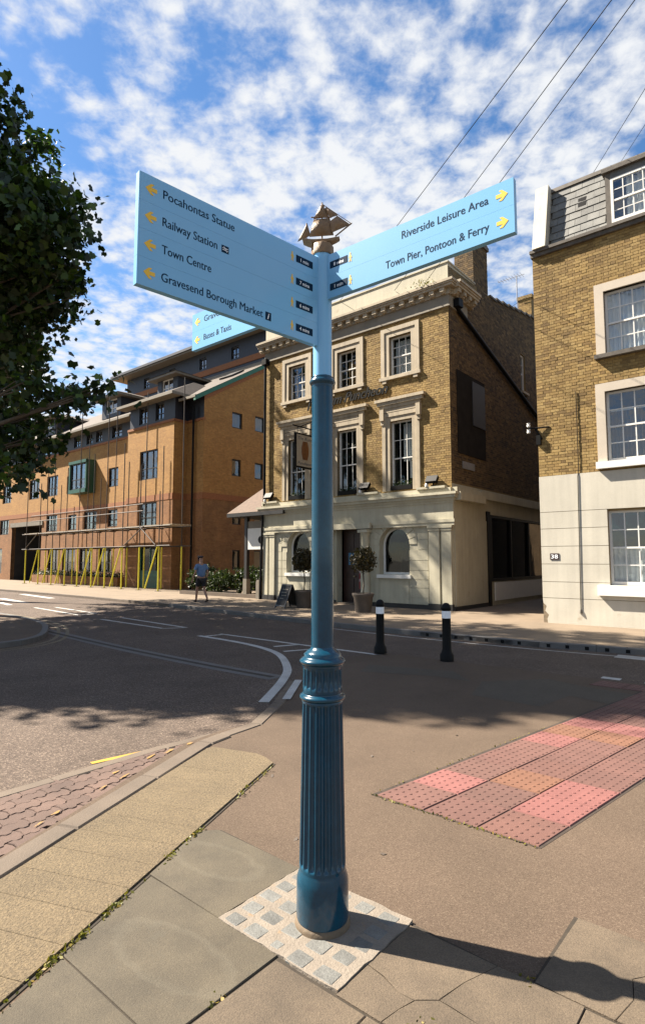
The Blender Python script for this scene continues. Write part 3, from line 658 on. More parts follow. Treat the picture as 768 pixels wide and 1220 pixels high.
# far pavement and its kerb
FK = [(-75, 13.4), (-32, 13.0), (-24.5, 12.9), (-17.8, 12.55), (-14.9, 12.2), (-12.3, 11.85), (-9, 11.45), (-6.6, 11.3), (-4, 11.35), (-2, 11.6), (12, 12.2)]
m = MB(); poly_prism(m, wuv([(u, v_+.12) for u, v_ in FK]+[(12, 60), (-75, 60)]), .075, -.08); farp = m.build('far_pavement', farpave_m, kind='structure')
for i in range(len(FK)-1):
    if FK[i][0] < -5 and FK[i+1][0] > -60 or FK[i][0] < -60:
        kerbline(farp, [Vector(W(*FK[i])[:2]), Vector(W(*FK[i+1])[:2])], -.14, .078, -.06, 1.2 if FK[i][0] > -30 else 4, kerb_m if FK[i][0] < -20 else kerbdark_m)
dk = [(-6.6, 11.3), (-4, 11.35), (-2, 11.6), (3, 11.83)]
for i in range(3): kerbline(farp, [Vector(W(*dk[i])[:2]), Vector(W(*dk[i+1])[:2])], -.14, .08, -.06, .5, kerbdark_m)
mb = MB()
for i in range(3):
    a, b = Vector(W(*dk[i])[:2]), Vector(W(*dk[i+1])[:2]); n = int((b-a).length/.34); d = (b-a).normalized(); nn = Vector((d.y, -d.x))
    for k in range(n):
        p = a+d*.34*(k+.5); f = [p-d*.035+nn*.003, p+d*.035+nn*.003]; mb.face([(f[0].x, f[0].y, -.012), (f[1].x, f[1].y, -.012), (f[1].x, f[1].y, .05), (f[0].x, f[0].y, .05)])
mb.build('drain_slots', black_m, farp)
# island on the left with worn double yellow lines
isl = smooth([(-6.1, 11.6), (-6.1, 12.3), (-6.5, 13.4), (-7.2, 14.7), (-8.4, 16.1), (-10.4, 17.9)], 4)
ip = [tuple(p) for p in isl]+[(-22, 36), (-30, 14), (-12, 8.2), (-7.4, 10.3), (-6.4, 11.1)]
m = MB(); poly_prism(m, ip, .07, -.08); island = m.build('traffic_island', foot_m, kind='structure')
kerbline(island, [Vector((-12, 8.2)), Vector((-7.4, 10.3)), Vector((-6.4, 11.1))]+list(isl), .14, .075, -.06, .9, kerbdark_m)
for off in (.36, .55):
    base = [Vector((-12, 8.2)), Vector((-7.4, 10.3)), Vector((-6.4, 11.1))]+list(isl); L = []
    for i, p in enumerate(base):
        d = (base[min(i+1, len(base)-1)]-base[max(i-1, 0)]).normalized(); L.append(p+Vector((d.y, -d.x))*off)
    ribbon('yellow_line', L, .08, yfaint_m)
# weeds in the joint beside the strip
pts = []
for (a, n, sp) in ((-1.05, 50, .05), (-.78, 70, .05), (-.45, 45, .035), (-.28, 40, .03), (-.02, 60, .035), (.45, 22, .02), (.72, 40, .035), (1.4, 18, .05), (1.75, 15, .04), (-1.4, 60, .06)):
    for _ in range(n):
        p = ST(a+random.gauss(0, sp*1.6), .725+random.gauss(0, .010)); pts.append((p.x, p.y, .008+abs(random.gauss(0, .007))))
for a in np.arange(-2, 2, .02):
    if random.random() < .14: p = ST(a, .725+random.gauss(0, .006)); pts.append((p.x, p.y, .006))
for t in np.linspace(0, 1, 60):
    p = W(-2.42+1.15*t, 3.435+random.gauss(0, .008)); pts.append((p.x, p.y, .005))
    if random.random() < .5: p = W(-2.42+.16*4*t*.6-.005, 3.45+2.4*t); pts.append((p.x, p.y, .006))
for c in ((-1.75, 1.24), (-1.13, 1.9), (-.92, 2.34), (-.7, 2.0), (-1.77, 1.5)):
    for _ in range(9): p = W(c[0]+random.gauss(0, .02), c[1]+random.gauss(0, .02)); pts.append((p.x, p.y, .008))
link('weeds', leaves_mesh('weeds', np.array(pts), .020, weed_m), None, 'yellow-green weeds and moss growing in the paving joints', 'weeds', None, 'stuff')
pts = np.array([(*(W(random.uniform(-4, 0), random.uniform(2.4, 8)).xy), .002) for _ in range(26)]+[(random.uniform(-5, 0), random.uniform(4.5, 9), -.024) for _ in range(14)])
link('fallen_leaves', leaves_mesh('fallen_leaves', pts, .035, terra_m, flat=4), None, 'small dry leaves scattered over tarmac', 'leaves', None, 'stuff')

# ------------------------------------------------------------------ the pub
P0 = Vector((4.127, 18.08, .075))
pub = thing('pub', 'yellow brick pub with cream stucco ground floor and heavy cornice', 'pub', P0, ANG)
FW = -8.5
top_w = [(-7.15, -6.25), (-4.64, -3.75), (-2.31, -1.42)]; TZ = (8.02, 9.42); fst_w = [(-7.15, -6.25), (-4.64, -3.75), (-2.31, -1.42)]; FZ = (3.98, 6.40)
up_holes = [(*a, *TZ) for a in top_w]+[(*a, *FZ) for a in fst_w]
m = MB(); grid_wall(m, front, FW, 0, 3.7, 10.0, up_holes, .22); m.build('upper_wall', ymort_m, pub)
m = MB(); brick_skin(m, front, FW, 0, 3.75, 10.0, up_holes); m.build('bricks', ybrick_m, pub, kind='stuff')
side_h = [(6.25, 6.75, 8.5, 10.1)]
m = MB(); grid_wall(m, side, 0, 13, 4.05, 10.9, side_h, .2); m.face([side(0, 10.9, 0), side(13, 10.9, 0), side(13, 12.6, 0), side(7.5, 12.15, 0), side(3.4, 11.45, 0), side(0, 11.3, 0)]); m.build('side_wall', ymort_m, pub)
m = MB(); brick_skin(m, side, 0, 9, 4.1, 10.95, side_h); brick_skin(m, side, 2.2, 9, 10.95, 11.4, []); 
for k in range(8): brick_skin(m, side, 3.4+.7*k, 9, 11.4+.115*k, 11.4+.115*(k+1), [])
m.build('bricks', brickisl('side_brick_shaded', [(0, (.06, .037, .016)), (.3, (.12, .074, .027)), (.7, (.17, .105, .037)), (1, (.24, .15, .058))], .3), pub, kind='stuff')  # darkened copy of the stock brick, the side wall's shade put into its colour
m = MB(); m.face([(FW, 0, 0), (FW, 13, 0), (FW, 13, 11.3), (FW, 0, 11.3)]); m.face([(FW, 13, 0), (0, 13, 0), (0, 13, 11.8), (FW, 13, 11.3)]); m.build('rear_wall', rbrick_x, pub)
m = MB(); m.face([(FW, 0, 10.9), (0, 0, 10.9), (0, 13, 10.9), (FW, 13, 10.9)]); m.build('roof', slate_m, pub)
m = MB(); 
for k in range(16): mbox(m, side, 3.3+.6*k, 3.9+.6*k-.004, 11.42+.098*k, 11.50+.098*k, -.3, .05)
m.build('wall_coping', lead_m, pub)
# top windows with eared surrounds
def surround(parent, mp, a0, a1, z0, z1, wd, name='window_surround', m_=None, sill=True, ear=0):
    mb = MB(); m_ = m_ or stone_m
    for (i, o, d) in ((0, wd*.55, .03), (wd*.55, wd, .06)):
        mbox(mb, mp, a0-o, a0-i, z0-.02, z1+o, -.03, d); mbox(mb, mp, a1+i, a1+o, z0-.02, z1+o, -.03, d); mbox(mb, mp, a0-i, a1+i, z1+i, z1+o, -.03, d)
    mbox(mb, mp, a0-.02, a0, z0, z1, -.15, .027); mbox(mb, mp, a1, a1+.02, z0, z1, -.15, .027)
    if sill: mbox(mb, mp, a0-wd-.05, a1+wd+.05, z0-.14, z0-.025, -.1, .10); mbox(mb, mp, a0-wd*.8, a0-wd*.8+.16, z0-.25, z0-.143, -.02, .08); mbox(mb, mp, a1+wd*.8-.16, a1+wd*.8, z0-.25, z0-.143, -.02, .08)
    return mb.build(name, m_, parent)
for i, (a, b) in enumerate(top_w):
    surround(pub, front, a, b, *TZ, .33)
    wn_ = sash(pub, front, a, b, *TZ, 3, 2, 2, .16)
    if i == 0: pbox('blind', curt_m, wn_, front, a+.45, b-.08, TZ[0]+.1, TZ[0]+.5, -.30, -.29)
    if i == 1: curtain(wn_, front, a+.3, b-.05, TZ[0]+.08, TZ[1]-.35, -.32, mat('tan_blind', (.45, .28, .12), .8, .2, 6), 4)
    if i == 2: curtain(wn_, front, a+.05, b-.05, TZ[0]+.08, TZ[1]-.08, -.36, curt_m, 8)
for i, (a, b) in enumerate(fst_w):
    surround(pub, front, a, b, *FZ, .30, sill=False)
    mb = MB()
    for z0, z1, d, e in ((6.72, 6.86, .065, .30), (6.86, 6.98, .09, .36), (6.98, 7.10, .14, .46), (7.10, 7.20, .18, .54)): mbox(mb, front, a-e, b+e, z0, z1, -.02, d)
    for s_ in (a-.36, b+.20): mbox(mb, front, s_, s_+.16, 6.45, 6.85, -.02, .13); mbox(mb, front, s_+.02, s_+.14, 6.30, 6.45, -.02, .09)
    mb.build('window_hood', stone_m, pub)
    wn_ = sash(pub, front, a, b, *FZ, 3, 2, 1, .16, split=5.1)
    if i == 2:
        curtain(wn_, front, a+.35, b-.05, 5.0, FZ[1]-.08, -.32, curt_m, 5); curtain(wn_, front, b-.3, b-.05, 4.4, 5.0, -.32, curt_m, 2)
    if i == 0: curtain(wn_, front, a+.05, a+.35, FZ[0]+.1, FZ[1]-.08, -.32, dcurt_m, 3)
    bx = pbox('window_box', black_m, pub, front, a+.04, b-.04, 3.985, 4.13, -.12, .04)
    p = np.c_[rng.uniform(a+.06, b-.06, 260), rng.uniform(-.02, .12, 260), 4.1+np.abs(rng.normal(0, .09, 260))]
    link('plants', leaves_mesh('plants', p, .05, bush_m), bx, kind='stuff')
# main cornice, frieze, parapet
def cornice(parent, mp, a0, a1, prof, name, m_):
    mb = MB()
    for z0, z1, d in prof: mbox(mb, mp, a0-d if mp is front else a0, a1+d if mp is front else a1, z0, z1, -.05, d)
    return mb.build(name, m_, parent)
shadedstone_m = mat('shaded_frieze', (.36, .32, .25), .8, .2, 2, .1, 40, .2, 30)  # greyer than the cornice stone: the cornice's shadow put into the frieze colour
cornice(pub, front, FW, 0, [(9.90, 9.96, .07), (9.96, 10.30, .03)], 'frieze', shadedstone_m)
cornice(pub, front, FW, 0, [(10.30, 10.36, .08), (10.50, 10.58, .24), (10.58, 10.64, .27), (10.64, 10.72, .30)], 'cornice', stone_m)
mb = MB(); mbox(mb, front, FW-.1, .1, 10.36, 10.50, -.05, .06)
mb.build('cornice_bed', stone_m, pub)
proto = None
for k in range(23):
    u = -8.6+k*.385
    if proto is None:
        b_ = MB(); b_.box(-.085, .085, -.21, -.05, -.10, .04); b_.box(-.075, .075, -.16, -.05, -.15, -.10); proto = b_.build('modillion', stone_m, pub)
    else: proto = link('modillion', proto.data, pub)
    proto.location = (u, 0, 10.46)
mb = MB()
for z0, z1, d in ((10.30, 10.36, .14), (10.36, 10.50, .12), (10.50, 10.58, .36), (10.58, 10.64, .40), (10.64, 10.72, .44)): mbox(mb, side, .03, 1.6, z0-.001, z1-.001, -.05, d)
mb.build('cornice_return', stone_m, pub)
for k in range(4):
    b_ = MB(); b_.box(.12, .33, -.085, .085, -.10, .04); b_.box(.12, .26, -.075, .075, -.15, -.10); b_.build('modillion', stone_m, pub, loc=(0, .2+.4*k, 10.46))
mb = MB(); mbox(mb, side, .03, 1.3, 9.90, 10.30, -.03, .05); mb.build('frieze_return', shadedstone_m, pub)
mb = MB(); mbox(mb, front, FW, 0, 10.72, 11.42, -.25, 0); mbox(mb, front, FW-.03, .03, 11.42, 11.47, -.28, .03); mb.build('parapet', cream_m, pub)
mb = MB(); mbox(mb, side, .252, 2.0, 10.722, 11.42, -.25, 0); mbox(mb, side, .285, 2.05, 11.421, 11.468, -.28, .03); mb.build('parapet_return', cream_m, pub)
link('gutter_weeds', leaves_mesh('gutter_weeds', np.c_[rng.normal(-.75, .2, 90), rng.uniform(-.45, -.1, 90), 10.74+np.abs(rng.normal(0, .09, 90))], .06, weed_m), pub, kind='stuff')
# chimney
mb = MB(); brick_skin(mb, front, -.80, -.06, 10.95, 13.2, []); brick_skin(mb, side, 0, 1.2, 10.95, 13.2, [])
v_ = [((x, y+2.1, z) if i is None else (x, y, z)) for i, (x, y, z) in enumerate(mb.v)]
mb.v = [(x-.06, y+2.1, z) if x > -.055 else (x, y+2.1, z) for x, y, z in mb.v]
chim = mb.build('chimney', bpy.data.materials['side_brick_shaded'], pub)  # takes the side wall's brick with the shade in its colour
mb = MB(); mb.box(-.80, -.062, 2.102, 3.3, 10.9, 13.2); mb.build('chimney_core', lead_m, chim)
mb = MB(); mb.box(-.86, 0, 2.04, 3.36, 13.2, 13.34); mb.box(-.83, -.03, 2.07, 3.33, 13.34, 13.42); mb.build('chimney_cap', lead_m, chim)
# side window, panels, pipe
sash(pub, side, 6.25, 6.75, 8.5, 10.1, 1, 2, 1, .1, fr=.06); pbox('window_sill', stone_m, pub, side, 6.15, 6.85, 8.40, 8.498, -.05, .12)
pp = pbox('wall_panel', mat('dark_board', (.03, .026, .022), .95, .3, 3, spec=.1), pub, side, .45, 2.6, 5.1, 7.9, 0, .03); pbox('panel_frame', plinth_m, pp, side, 1.55, 2.55, 6.2, 7.75, .03, .06)
mb = MB(); mb.tube([(.10, .35, 10.05), (.10, .6, 9.9), (.10, 8.6, 7.45)], .075, 8); mb.build('waste_pipe', black_m, pub)
mb = MB(); mb.box(.02, .26, .25, .55, 9.95, 10.22); mb.build('rain_hopper', black_m, pub)
mb = MB(); mb.box(FW+.02, FW+.26, -.26, -.02, 9.75, 9.98); mb.bar((FW+.1, -.12, 9.8), (FW+.1, -.12, 3.8), .055); mb.bar((FW+.02, -.12, 3.8), (FW-.1, -.12, 0), .05); mb.build('downpipe', black_m, pub)
npl = pbox('name_plate', mat('plate_grey', (.30, .30, .30), .6), pub, side, .75, 1.65, 4.62, 4.86, .01, .035)
# lettering over the first floor
put_text('lettering', pub, lambda s, z, d: (-6.12+s, -.035-d, 7.44+z), 'The Rum Puncheon', black_m, 3.75, .38, .45, .03, 0.0)
put_text('lettering_weight', pub, lambda s, z, d: (-6.095+s, -.036-d, 7.432+z), 'The Rum Puncheon', black_m, 3.75, .38, .45, .03, 0.0)
# ground floor
gh = [(-7.2, -6.0, 1.1, 2.72), (-4.70, -3.62, .02, 2.80), (-2.80, -1.58, 1.1, 2.72)]
m = MB(); grid_wall(m, front, FW, 0, 0, 3.72, gh, .32)
for (a, b) in ((-7.2, -6.0), (-2.80, -1.58)):
    r_ = (b-a)/2; c_ = (a+b)/2; zs = 2.72-r_; n = 12; arc = [(c_-r_*math.cos(math.pi*k/n), zs+r_*math.sin(math.pi*k/n)) for k in range(n+1)]
    for k in range(n):
        p, q = arc[k], arc[k+1]
        m.face([front(*p, 0), front(*q, 0), front(q[0], 2.72, 0), front(p[0], 2.72, 0)]); m.face([front(*p, 0), front(*q, 0), front(*q, -.32), front(*p, -.32)])
m.build('ground_floor_wall', cream_m, pub)
for (a, b) in ((-7.2, -6.0), (-2.80, -1.58)):
    r_ = (b-a)/2; c_ = (a+b)/2; zs = 2.72-r_; n = 16
    arc = lambda rr, k0=0, k1=16: [(c_-rr*math.cos(math.pi*k/n), zs+rr*math.sin(math.pi*k/n)) for k in range(n+1)]
    fr_ = MB(); o_ = [(a, 1.1)]+arc(r_)+[(b, 1.1)]; i_ = [(a+.07, 1.18)]+arc(r_-.07)+[(b-.07, 1.18)]
    for k in range(len(o_)-1):
        fr_.face([front(*o_[k], -.25), front(*o_[k+1], -.25), front(*i_[k+1], -.25), front(*i_[k], -.25)]); fr_.face([front(*i_[k], -.25), front(*i_[k+1], -.25), front(*i_[k+1], -.30), front(*i_[k], -.30)])
    fr_.face([front(a, 1.1, -.25), front(b, 1.1, -.25), front(b-.07, 1.18, -.25), front(a+.07, 1.18, -.25)])
    win = fr_.build('window', wframe_m, pub)
    pn = MB(); pn.face([front(*p, -.285) for p in i_]); pn.build('pane', dglass_m, win); room(win, front, a, b, 1.0, 2.8, -.33, -1.6)
    pbox('window_sill', wframe_m, win, front, a-.06, b+.06, .98, 1.098, -.25, .10)
    curtain(win, front, c_-.05, c_+.45, 1.15, 1.95, -.45, mat('grey_cloth', (.10, .11, .09), .8), 3)
    # voussoirs round the arch
    vo = MB(); K = 11
    for k in range(K):
        t0, t1 = math.pi*k/K+.02, math.pi*(k+1)/K-.02; ro = r_+.30 if k != K//2 else r_+.36
        q = [(c_-rr*math.cos(t), zs+rr*math.sin(t)) for rr, t in ((r_, t0), (ro, t0), (ro, t1), (r_, t1))]; vv = MB(); vv.prism(q, 0, .025 if k != K//2 else .05, front); vv.build('voussoir', cream_m, pub)
# rusticated courses
CZ = [.14, .36, .68, .95, 1.25, 1.58, 1.93, 2.26, 2.62]
for (l, r_) in ((-1.27, -.88), (-3.08, -3.11), (-7.78, -7.5)):
    if r_ < l: continue
    for z0, z1 in zip(CZ[:-1], CZ[1:]): pbox('stucco_course', cream_m, pub, front, l, r_, z0+.008, z1-.008, 0, .022)
for (l, r_) in ((-1.60, -1.27), (-3.05, -2.80), (-7.48, -7.22), (-5.98, -5.7)):
    for z0, z1 in zip(CZ[:-2], CZ[1:-1]):
        if z1 < 1.98: pbox('stucco_course', cream_m, pub, front, l+.012, r_-.002, z0+.008, z1-.008, 0, .022)
for (l, r_) in ((-2.79, -1.61), (-7.19, -6.01)): pbox('stucco_panel', cream_m, pub, front, l, r_, .15, .90, 0, .022)
# pilasters
for (l, r_) in ((-.82, -.44), (-.36, -.02), (-8.48, -8.2), (-8.12, -7.84)):
    pl_ = pbox('pilaster', cream_m, pub, front, l, r_, .2, 2.62, 0, .09); mb = MB()
    mbox(mb, front, l-.04, r_+.04, 2.62, 2.70, 0, .13); mbox(mb, front, l-.02, r_+.02, 2.54, 2.60, 0, .11); mb.build('capital', cream_m, pl_); pbox('pilaster_base', plinth_m, pl_, front, l-.03, r_+.03, -.02, .2, 0, .12)
for c_ in (-3.32, -5.0):
    mb = MB(); mb.lathe([(.19, 0), (.19, .18), (.155, .24), (.15, 1.2), (.135, 2.45), (.17, 2.50), (.17, 2.56)], 24, (c_, -.10, 0)); cl = mb.build('column', cream_m, pub)
    pbox('capital', cream_m, cl, front, c_-.21, c_+.21, 2.56, 2.66, -.05, .30)
pbox('plinth', plinth_m, pub, front, FW, -4.74, -.02, .14, 0, .05); pbox('plinth', plinth_m, pub, front, -3.58, .05, -.02, .14, 0, .05); pbox('plinth', plinth_m, pub, side, 0, 2.74, -.02, .12, 0, .05)
# lower entablature
mb = MB()
for z0, z1, d, l, r_ in ((2.70, 2.80, .10, -2.98, 0), (2.80, 2.90, .12, -3.02, 0), (2.70, 2.80, .101, FW, -5.3), (2.80, 2.90, .121, FW, -5.25), (2.70, 2.90, .22, -5.24, -3.06)): mbox(mb, front, l-.02, r_+(d if r_ == 0 else 0), z0, z1, -.02, d)
mb.build('architrave', cream_m, pub)
mb = MB(); mbox(mb, front, FW, .06, 2.90, 3.42, -.05, .06); mb.build('lower_frieze', cream_m, pub)
mb = MB()
for k, (z, d) in enumerate(((3.42, .09), (3.50, .13), (3.58, .20), (3.68, .25))): mbox(mb, front, FW-d, d, z, (3.50, 3.58, 3.68, 3.76)[k], -.05, d)
mbox(mb, front, FW, .03, 3.76, 3.90, -.05, .16); mb.build('lower_cornice', cream_m, pub)
for l, r_ in ((-1.18, -.14), (-3.62, -2.72), (-8.45, -7.6)): pbox('pedestal', cream_m, pub, front, l, r_, 3.90, 3.97, -.02, .22)
# side return of the ground floor with the shop window
sh = [(2.76, 8.6, .84, 3.2)]
m = MB(); grid_wall(m, side, 0, 13, 0, 4.05, sh, .12); m.build('side_ground_wall', cream_m, pub)
mb = MB(); mbox(mb, side, .1, 2.5, .13, 2.95, 0, .03); mb.build('side_pilaster', cream_m, pub)
mb = MB(); mbox(mb, side, .0, 1.9, 3.50, 3.76, 0, .30); mbox(mb, side, .0, 1.9, 3.76, 3.92, 0, .18); mbox(mb, side, 1.9, 9, 3.70, 3.96, 0, .16); mb.build('side_cornice', cream_m, pub)
mb = MB()
for q in ((2.76, 2.95), (4.65, 4.75), (6.5, 6.6), (8.45, 8.6)): mbox(mb, side, q[0], q[1], .84, 3.2, -.1, .03)
mbox(mb, side, 2.95, 8.45, .84, .95, -.1, .03); mbox(mb, side, 2.95, 8.45, 3.1, 3.2, -.1, .03); mbox(mb, side, 2.5, 2.76, 0, 3.3, 0, .06); sw = mb.build('shop_window', black_m, pub)
for a, b in ((2.95, 4.65), (4.75, 6.5), (6.6, 8.45)): pane_obj(sw, side, a, b, .95, 3.1, -.06, dglass_m)
room(sw, side, 2.76, 8.6, .5, 3.4, -.13, -2.5)
pbox('stall_riser', wframe_m, pub, side, 3.1, 8.6, .16, .80, 0, .04)
# door
dh = MB(); mbox(dh, front, -4.70, -3.62, .02, 2.80, -.48, -.42); dr = dh.build('door', wood_m, pub)
mb = MB()
for a, b in ((-4.62, -4.22), (-4.10, -3.70)):
    for z0, z1 in ((.2, .9), (1.05, 1.9), (2.05, 2.6)): mbox(mb, front, a, b, z0, z1, -.42, -.40)
mb.build('door_panels', wood_m, dr); mb = MB(); mb.bar(front(-4.16, 1.0, -.40), front(-4.16, 1.0, -.33), .03); mb.build('door_knob', gold_m, dr)
pbox('notice', noticeb_m, dr, front, -4.44, -4.12, 1.42, 1.86, -.399, -.385); pbox('step', kerb_m, pub, front, -4.8, -3.55, 0, .06, -.4, .1)
rb = pbox('red_notice_board', red_m, pub, front, -3.92, -3.70, .55, 1.3, -.36, -.33); put_text('lettering', rb, lambda s, z, d: (-3.905+s, .328-d-.003, 1.12+z), 'BAR', white_m, .18, .1)
put_text('lettering', rb, lambda s, z, d: (-3.905+s, .328-d-.003, .82+z), 'FOOD', white_m, .18, .1)
# floodlights on the ledge
for u in (-.62, -3.3, -8.1):
    mb = MB(); f = lambda x, y, z: (u+x, -.12+y, 4.16+z)
    q = [(-.17, -.05, -.05), (.17, -.05, -.05), (.17, .13, .16), (-.17, .13, .16)]; hd = Matrix.Rotation(R(-35), 3, 'X')
    mb.box(-.20, .20, -.06, .06, -.12, .12, lambda x, y, z: tuple(Vector((u, -.16, 4.20))+hd @ Vector((x, y, z)))); fl = mb.build('floodlight', black_m, pub)
    mb = MB(); mb.bar((u, -.05, 3.95), (u, -.12, 4.15), .02); mb.box(u-.06, u+.06, -.14, .02, 3.97, 4.02); mb.build('bracket', black_m, fl)
    mb = MB(); mb.lathe([(.05, 0), (.06, .06), (.03, .12)], 10, (u-.18, -.2, 3.97)); mb.build('camera_dome', wframe_m, fl)
# hanging sign
hs_ = MB(); bx0 = -5.62
mbox(hs_, side, -1.30, -.30, 5.0, 6.3, bx0-.04, bx0+.04); hsg = hs_.build('hanging_sign', black_m, pub)
for s_ in (1,): pbox('sign_face', mat('sign_cream', (.42, .36, .27), .6, .15, 5), hsg, side, -1.24, -.36, 5.06, 6.24, bx0+.041, bx0+.05)
mb = MB(); mb.lathe([(.13, -.34), (.20, -.1), (.20, .1), (.13, .34)], 16, (0, 0, 0)); mb.v = [(bx0+.052+abs(x)*.12, -.78+y, 5.66+z) for x, y, z in mb.v]; mb.build('barrel_picture', barrel_m, hsg)
put_text('lettering', hsg, lambda s, z, d: (bx0+.051+d, -1.18+s, 6.05+z), 'The Rum', ink_m, .75, .12, .2); put_text('lettering', hsg, lambda s, z, d: (bx0+.051+d, -1.18+s, 5.12+z), 'Puncheon', ink_m, .75, .12, .2)
mb = MB(); mb.bar((bx0, 0, 6.55), (bx0, -1.4, 6.55), .025); mb.bar((bx0, -.02, 7.0), (bx0, -1.0, 6.56), .015); mb.bar((bx0, -.45, 6.3), (bx0, -.45, 6.55), .012); mb.bar((bx0, -1.15, 6.3), (bx0, -1.15, 6.55), .012); mb.build('bracket', black_m, hsg)

# ------------------------------------------------------------------ the house on the right
H0 = Vector((5.678, 14.818, .075)); RE = 7.0
house = thing('house', 'brick house with white rendered ground floor and slate mansard roof', 'house', H0, ANG)
hw = [(1.72, 2.95, 6.65, 8.25), (1.66, 2.90, 3.98, 5.72), (4.4, 5.6, 6.65, 8.25), (4.4, 5.6, 3.98, 5.72)]; hg = [(1.60, 2.86, .99, 2.78), (4.4, 5.6, .99, 2.78)]
m = MB(); grid_wall(m, front, 0, RE, 3.6, 9.75, hw, .2); m.build('upper_wall', ymort_m, house)
m = MB(); brick_skin(m, front, 0, RE, 3.76, 9.72, hw, .010); m.build('bricks', hbrick_m, house, kind='stuff')
m = MB(); m.face([(0, 0, -.1), (0, 30, -.1), (0, 30, 9.9), (0, 0, 9.9)]); m.face([(0, 30, 0), (RE, 30, 0), (RE, 30, 9.9), (0, 30, 9.9)]); m.face([(RE, 0, 0), (RE, 9, 0), (RE, 9, 9.9), (RE, 0, 9.9)]); m.build('extended_end_wall', rbrick_x, house)  # unseen length behind the house added to darken the shop window's reflection
m = MB(); grid_wall(m, front, 0, RE, 0, 3.73, hg, .2); m.face([front(0, 3.73, 0), front(RE, 3.73, 0), front(RE, 3.73, -.1), front(0, 3.73, -.1)]); m.build('render_wall', ymort_m, house)
JZ = [-.06, .63, 1.04, 1.49, 1.94, 2.39, 2.82, 3.76]
for z0, z1 in zip(JZ[:-1], JZ[1:]):
    for l, r_ in ((0, 1.60), (2.86, 4.4), (5.6, RE)) if z1 <= 2.83 and z0 >= .6 else ((0, RE),):
        if z0 >= .99 or z1 < 1.0 or l != 0 or True:
            if l == 0 and r_ == RE and z0 < 0:
                b_ = MB(); b_.prism([(.12, z0), (RE, z0), (RE, z1-.006), (0, z1-.006), (.01, .5), (.09, .42), (.05, .3), (.14, .2), (.10, .1)], -.02, .035, front); b_.build('render_course', render_m, house)
            else:
                if z0 < .99 < z1 and l == 0: pbox('render_course', render_m, house, front, 0, RE, z0+.006, .93, -.02, .035); pbox('render_course', render_m, house, front, 0, 1.60, .93, z1-.006, -.02, .0351)
                elif z0 < .99 < z1: pbox('render_course', render_m, house, front, l, r_, .93, z1-.006, -.02, .035)
                else: pbox('render_course', render_m, house, front, l, r_, z0+.006, z1-.006, -.02, .035)
pbox('broken_render', brokr_m, house, front, .0, .16, -.06, .62, -.02, .012)
for i, (a, b, z0, z1) in enumerate(hw+hg):
    g_ = i >= 4
    wn_ = sash(house, front, a, b, z0, z1, 4 if not g_ else 4, 2, 2, .13, bar=.026, fr=.055)
    if not g_:
        mb = MB(); e = .21
        mbox(mb, front, a-e, a, z0-.0, z1+e, -.12, .05); mbox(mb, front, b, b+e, z0, z1+e, -.12, .05); mbox(mb, front, a, b, z1, z1+e, -.12, .05); mb.build('window_surround', hsur_m, wn_)
        up = z0 > 6
        pbox('window_sill', lead_m if up else wframe_m, wn_, front, a-e-.03, b+e+.03, z0-.17 if not up else z0-.10, z0-.003, -.13, .15)
        if up: curtain(wn_, front, a+.03, b-.03, z0+.05, z1-.05, -.22, curt_m, 11, .03)
        else: curtain(wn_, front, a+.05, b-.05, z0+.05, z1-.45, -.28, dcurt_m, 14, .03); pbox('blind_rail', wframe_m, wn_, front, a+.05, b-.05, z1-.47, z1-.44, -.27, -.25)
    else:
        pbox('window_sill', wframe_m, wn_, front, a-.26, b+.26, .74, .985, -.15, .16); curtain(wn_, front, a+.04, b-.04, z0+.08, (z0+z1)/2, -.22, curt_m, 10, .02)
# eaves band and mansard with single slates
mb = MB(); mbox(mb, front, -.02, RE, 9.70, 9.80, -.1, .09); mbox(mb, front, -.03, RE, 9.80, 9.88, -.3, .14); mb.build('eaves_band', lead_m, house)
SL = (.55-.12)/(11.7-9.9)
def mans(u, h, d): return (u, .12+h*SL-d, 9.9+h)                 # h up the slope
mb = MB(); mb.face([mans(.4, 0, -.02), mans(RE, 0, -.02), mans(RE, 1.8, -.02), mans(.4, 1.8, -.02)]); mb.face([(0, .55, 11.7), (RE, .55, 11.7), (RE, 9, 12.4), (0, 9, 12.4)]); mb.build('mansard_core', lead_m, house)
rowsn = 8; rh = 1.8/rowsn; slm = {}
def slate_at(u, r_, wd):
    k = round(wd, 2)
    if k not in slm:
        b_ = MB(); b_.box(0, wd-.006, 0, rh+.03, 0, .012, lambda x, h, d: (x, h*SL-(d+.018*(1-h/rh)), h)); me = bpy.data.meshes.new('slate'); me.from_pydata(b_.v, [], b_.f); me.materials.append(slate_m); slm[k] = me
    o = link('slate', slm[k], house, loc=mans(u, r_*rh+random.uniform(-.006, .006), random.uniform(0, .006)))
    o.rotation_euler = (0, random.uniform(-.012, .012), 0)
for r_ in range(rowsn):
    u = .46-(.15 if r_ % 2 else 0)
    while u < RE-.1:
        wd = .30
        if not (1.85 < u+wd*.5 < 3.15 and r_*rh < 1.55) and u > .3: slate_at(u, r_, wd)
        u += .30
mb = MB(); pp_ = [(-.1, -.02), (1.98, -.02)]
for (u0, u1, h0, h1, d0, d1) in ((.06, .40, -.02, 1.92, -.3, .30),): mb.box(u0, u1, h0, h1, d0, d1, mans)
mb.build('party_wall_coping', render_m, house)
mb = MB(); mb.box(1.12, 1.32, .98, 1.26, 0, .03, mans); mb.build('roof_vent', black_m, house)
mb = MB(); mb.box(.40, RE, 1.78, 1.90, -.1, .06, mans); mb.build('ridge_tiles', lead_m, house)
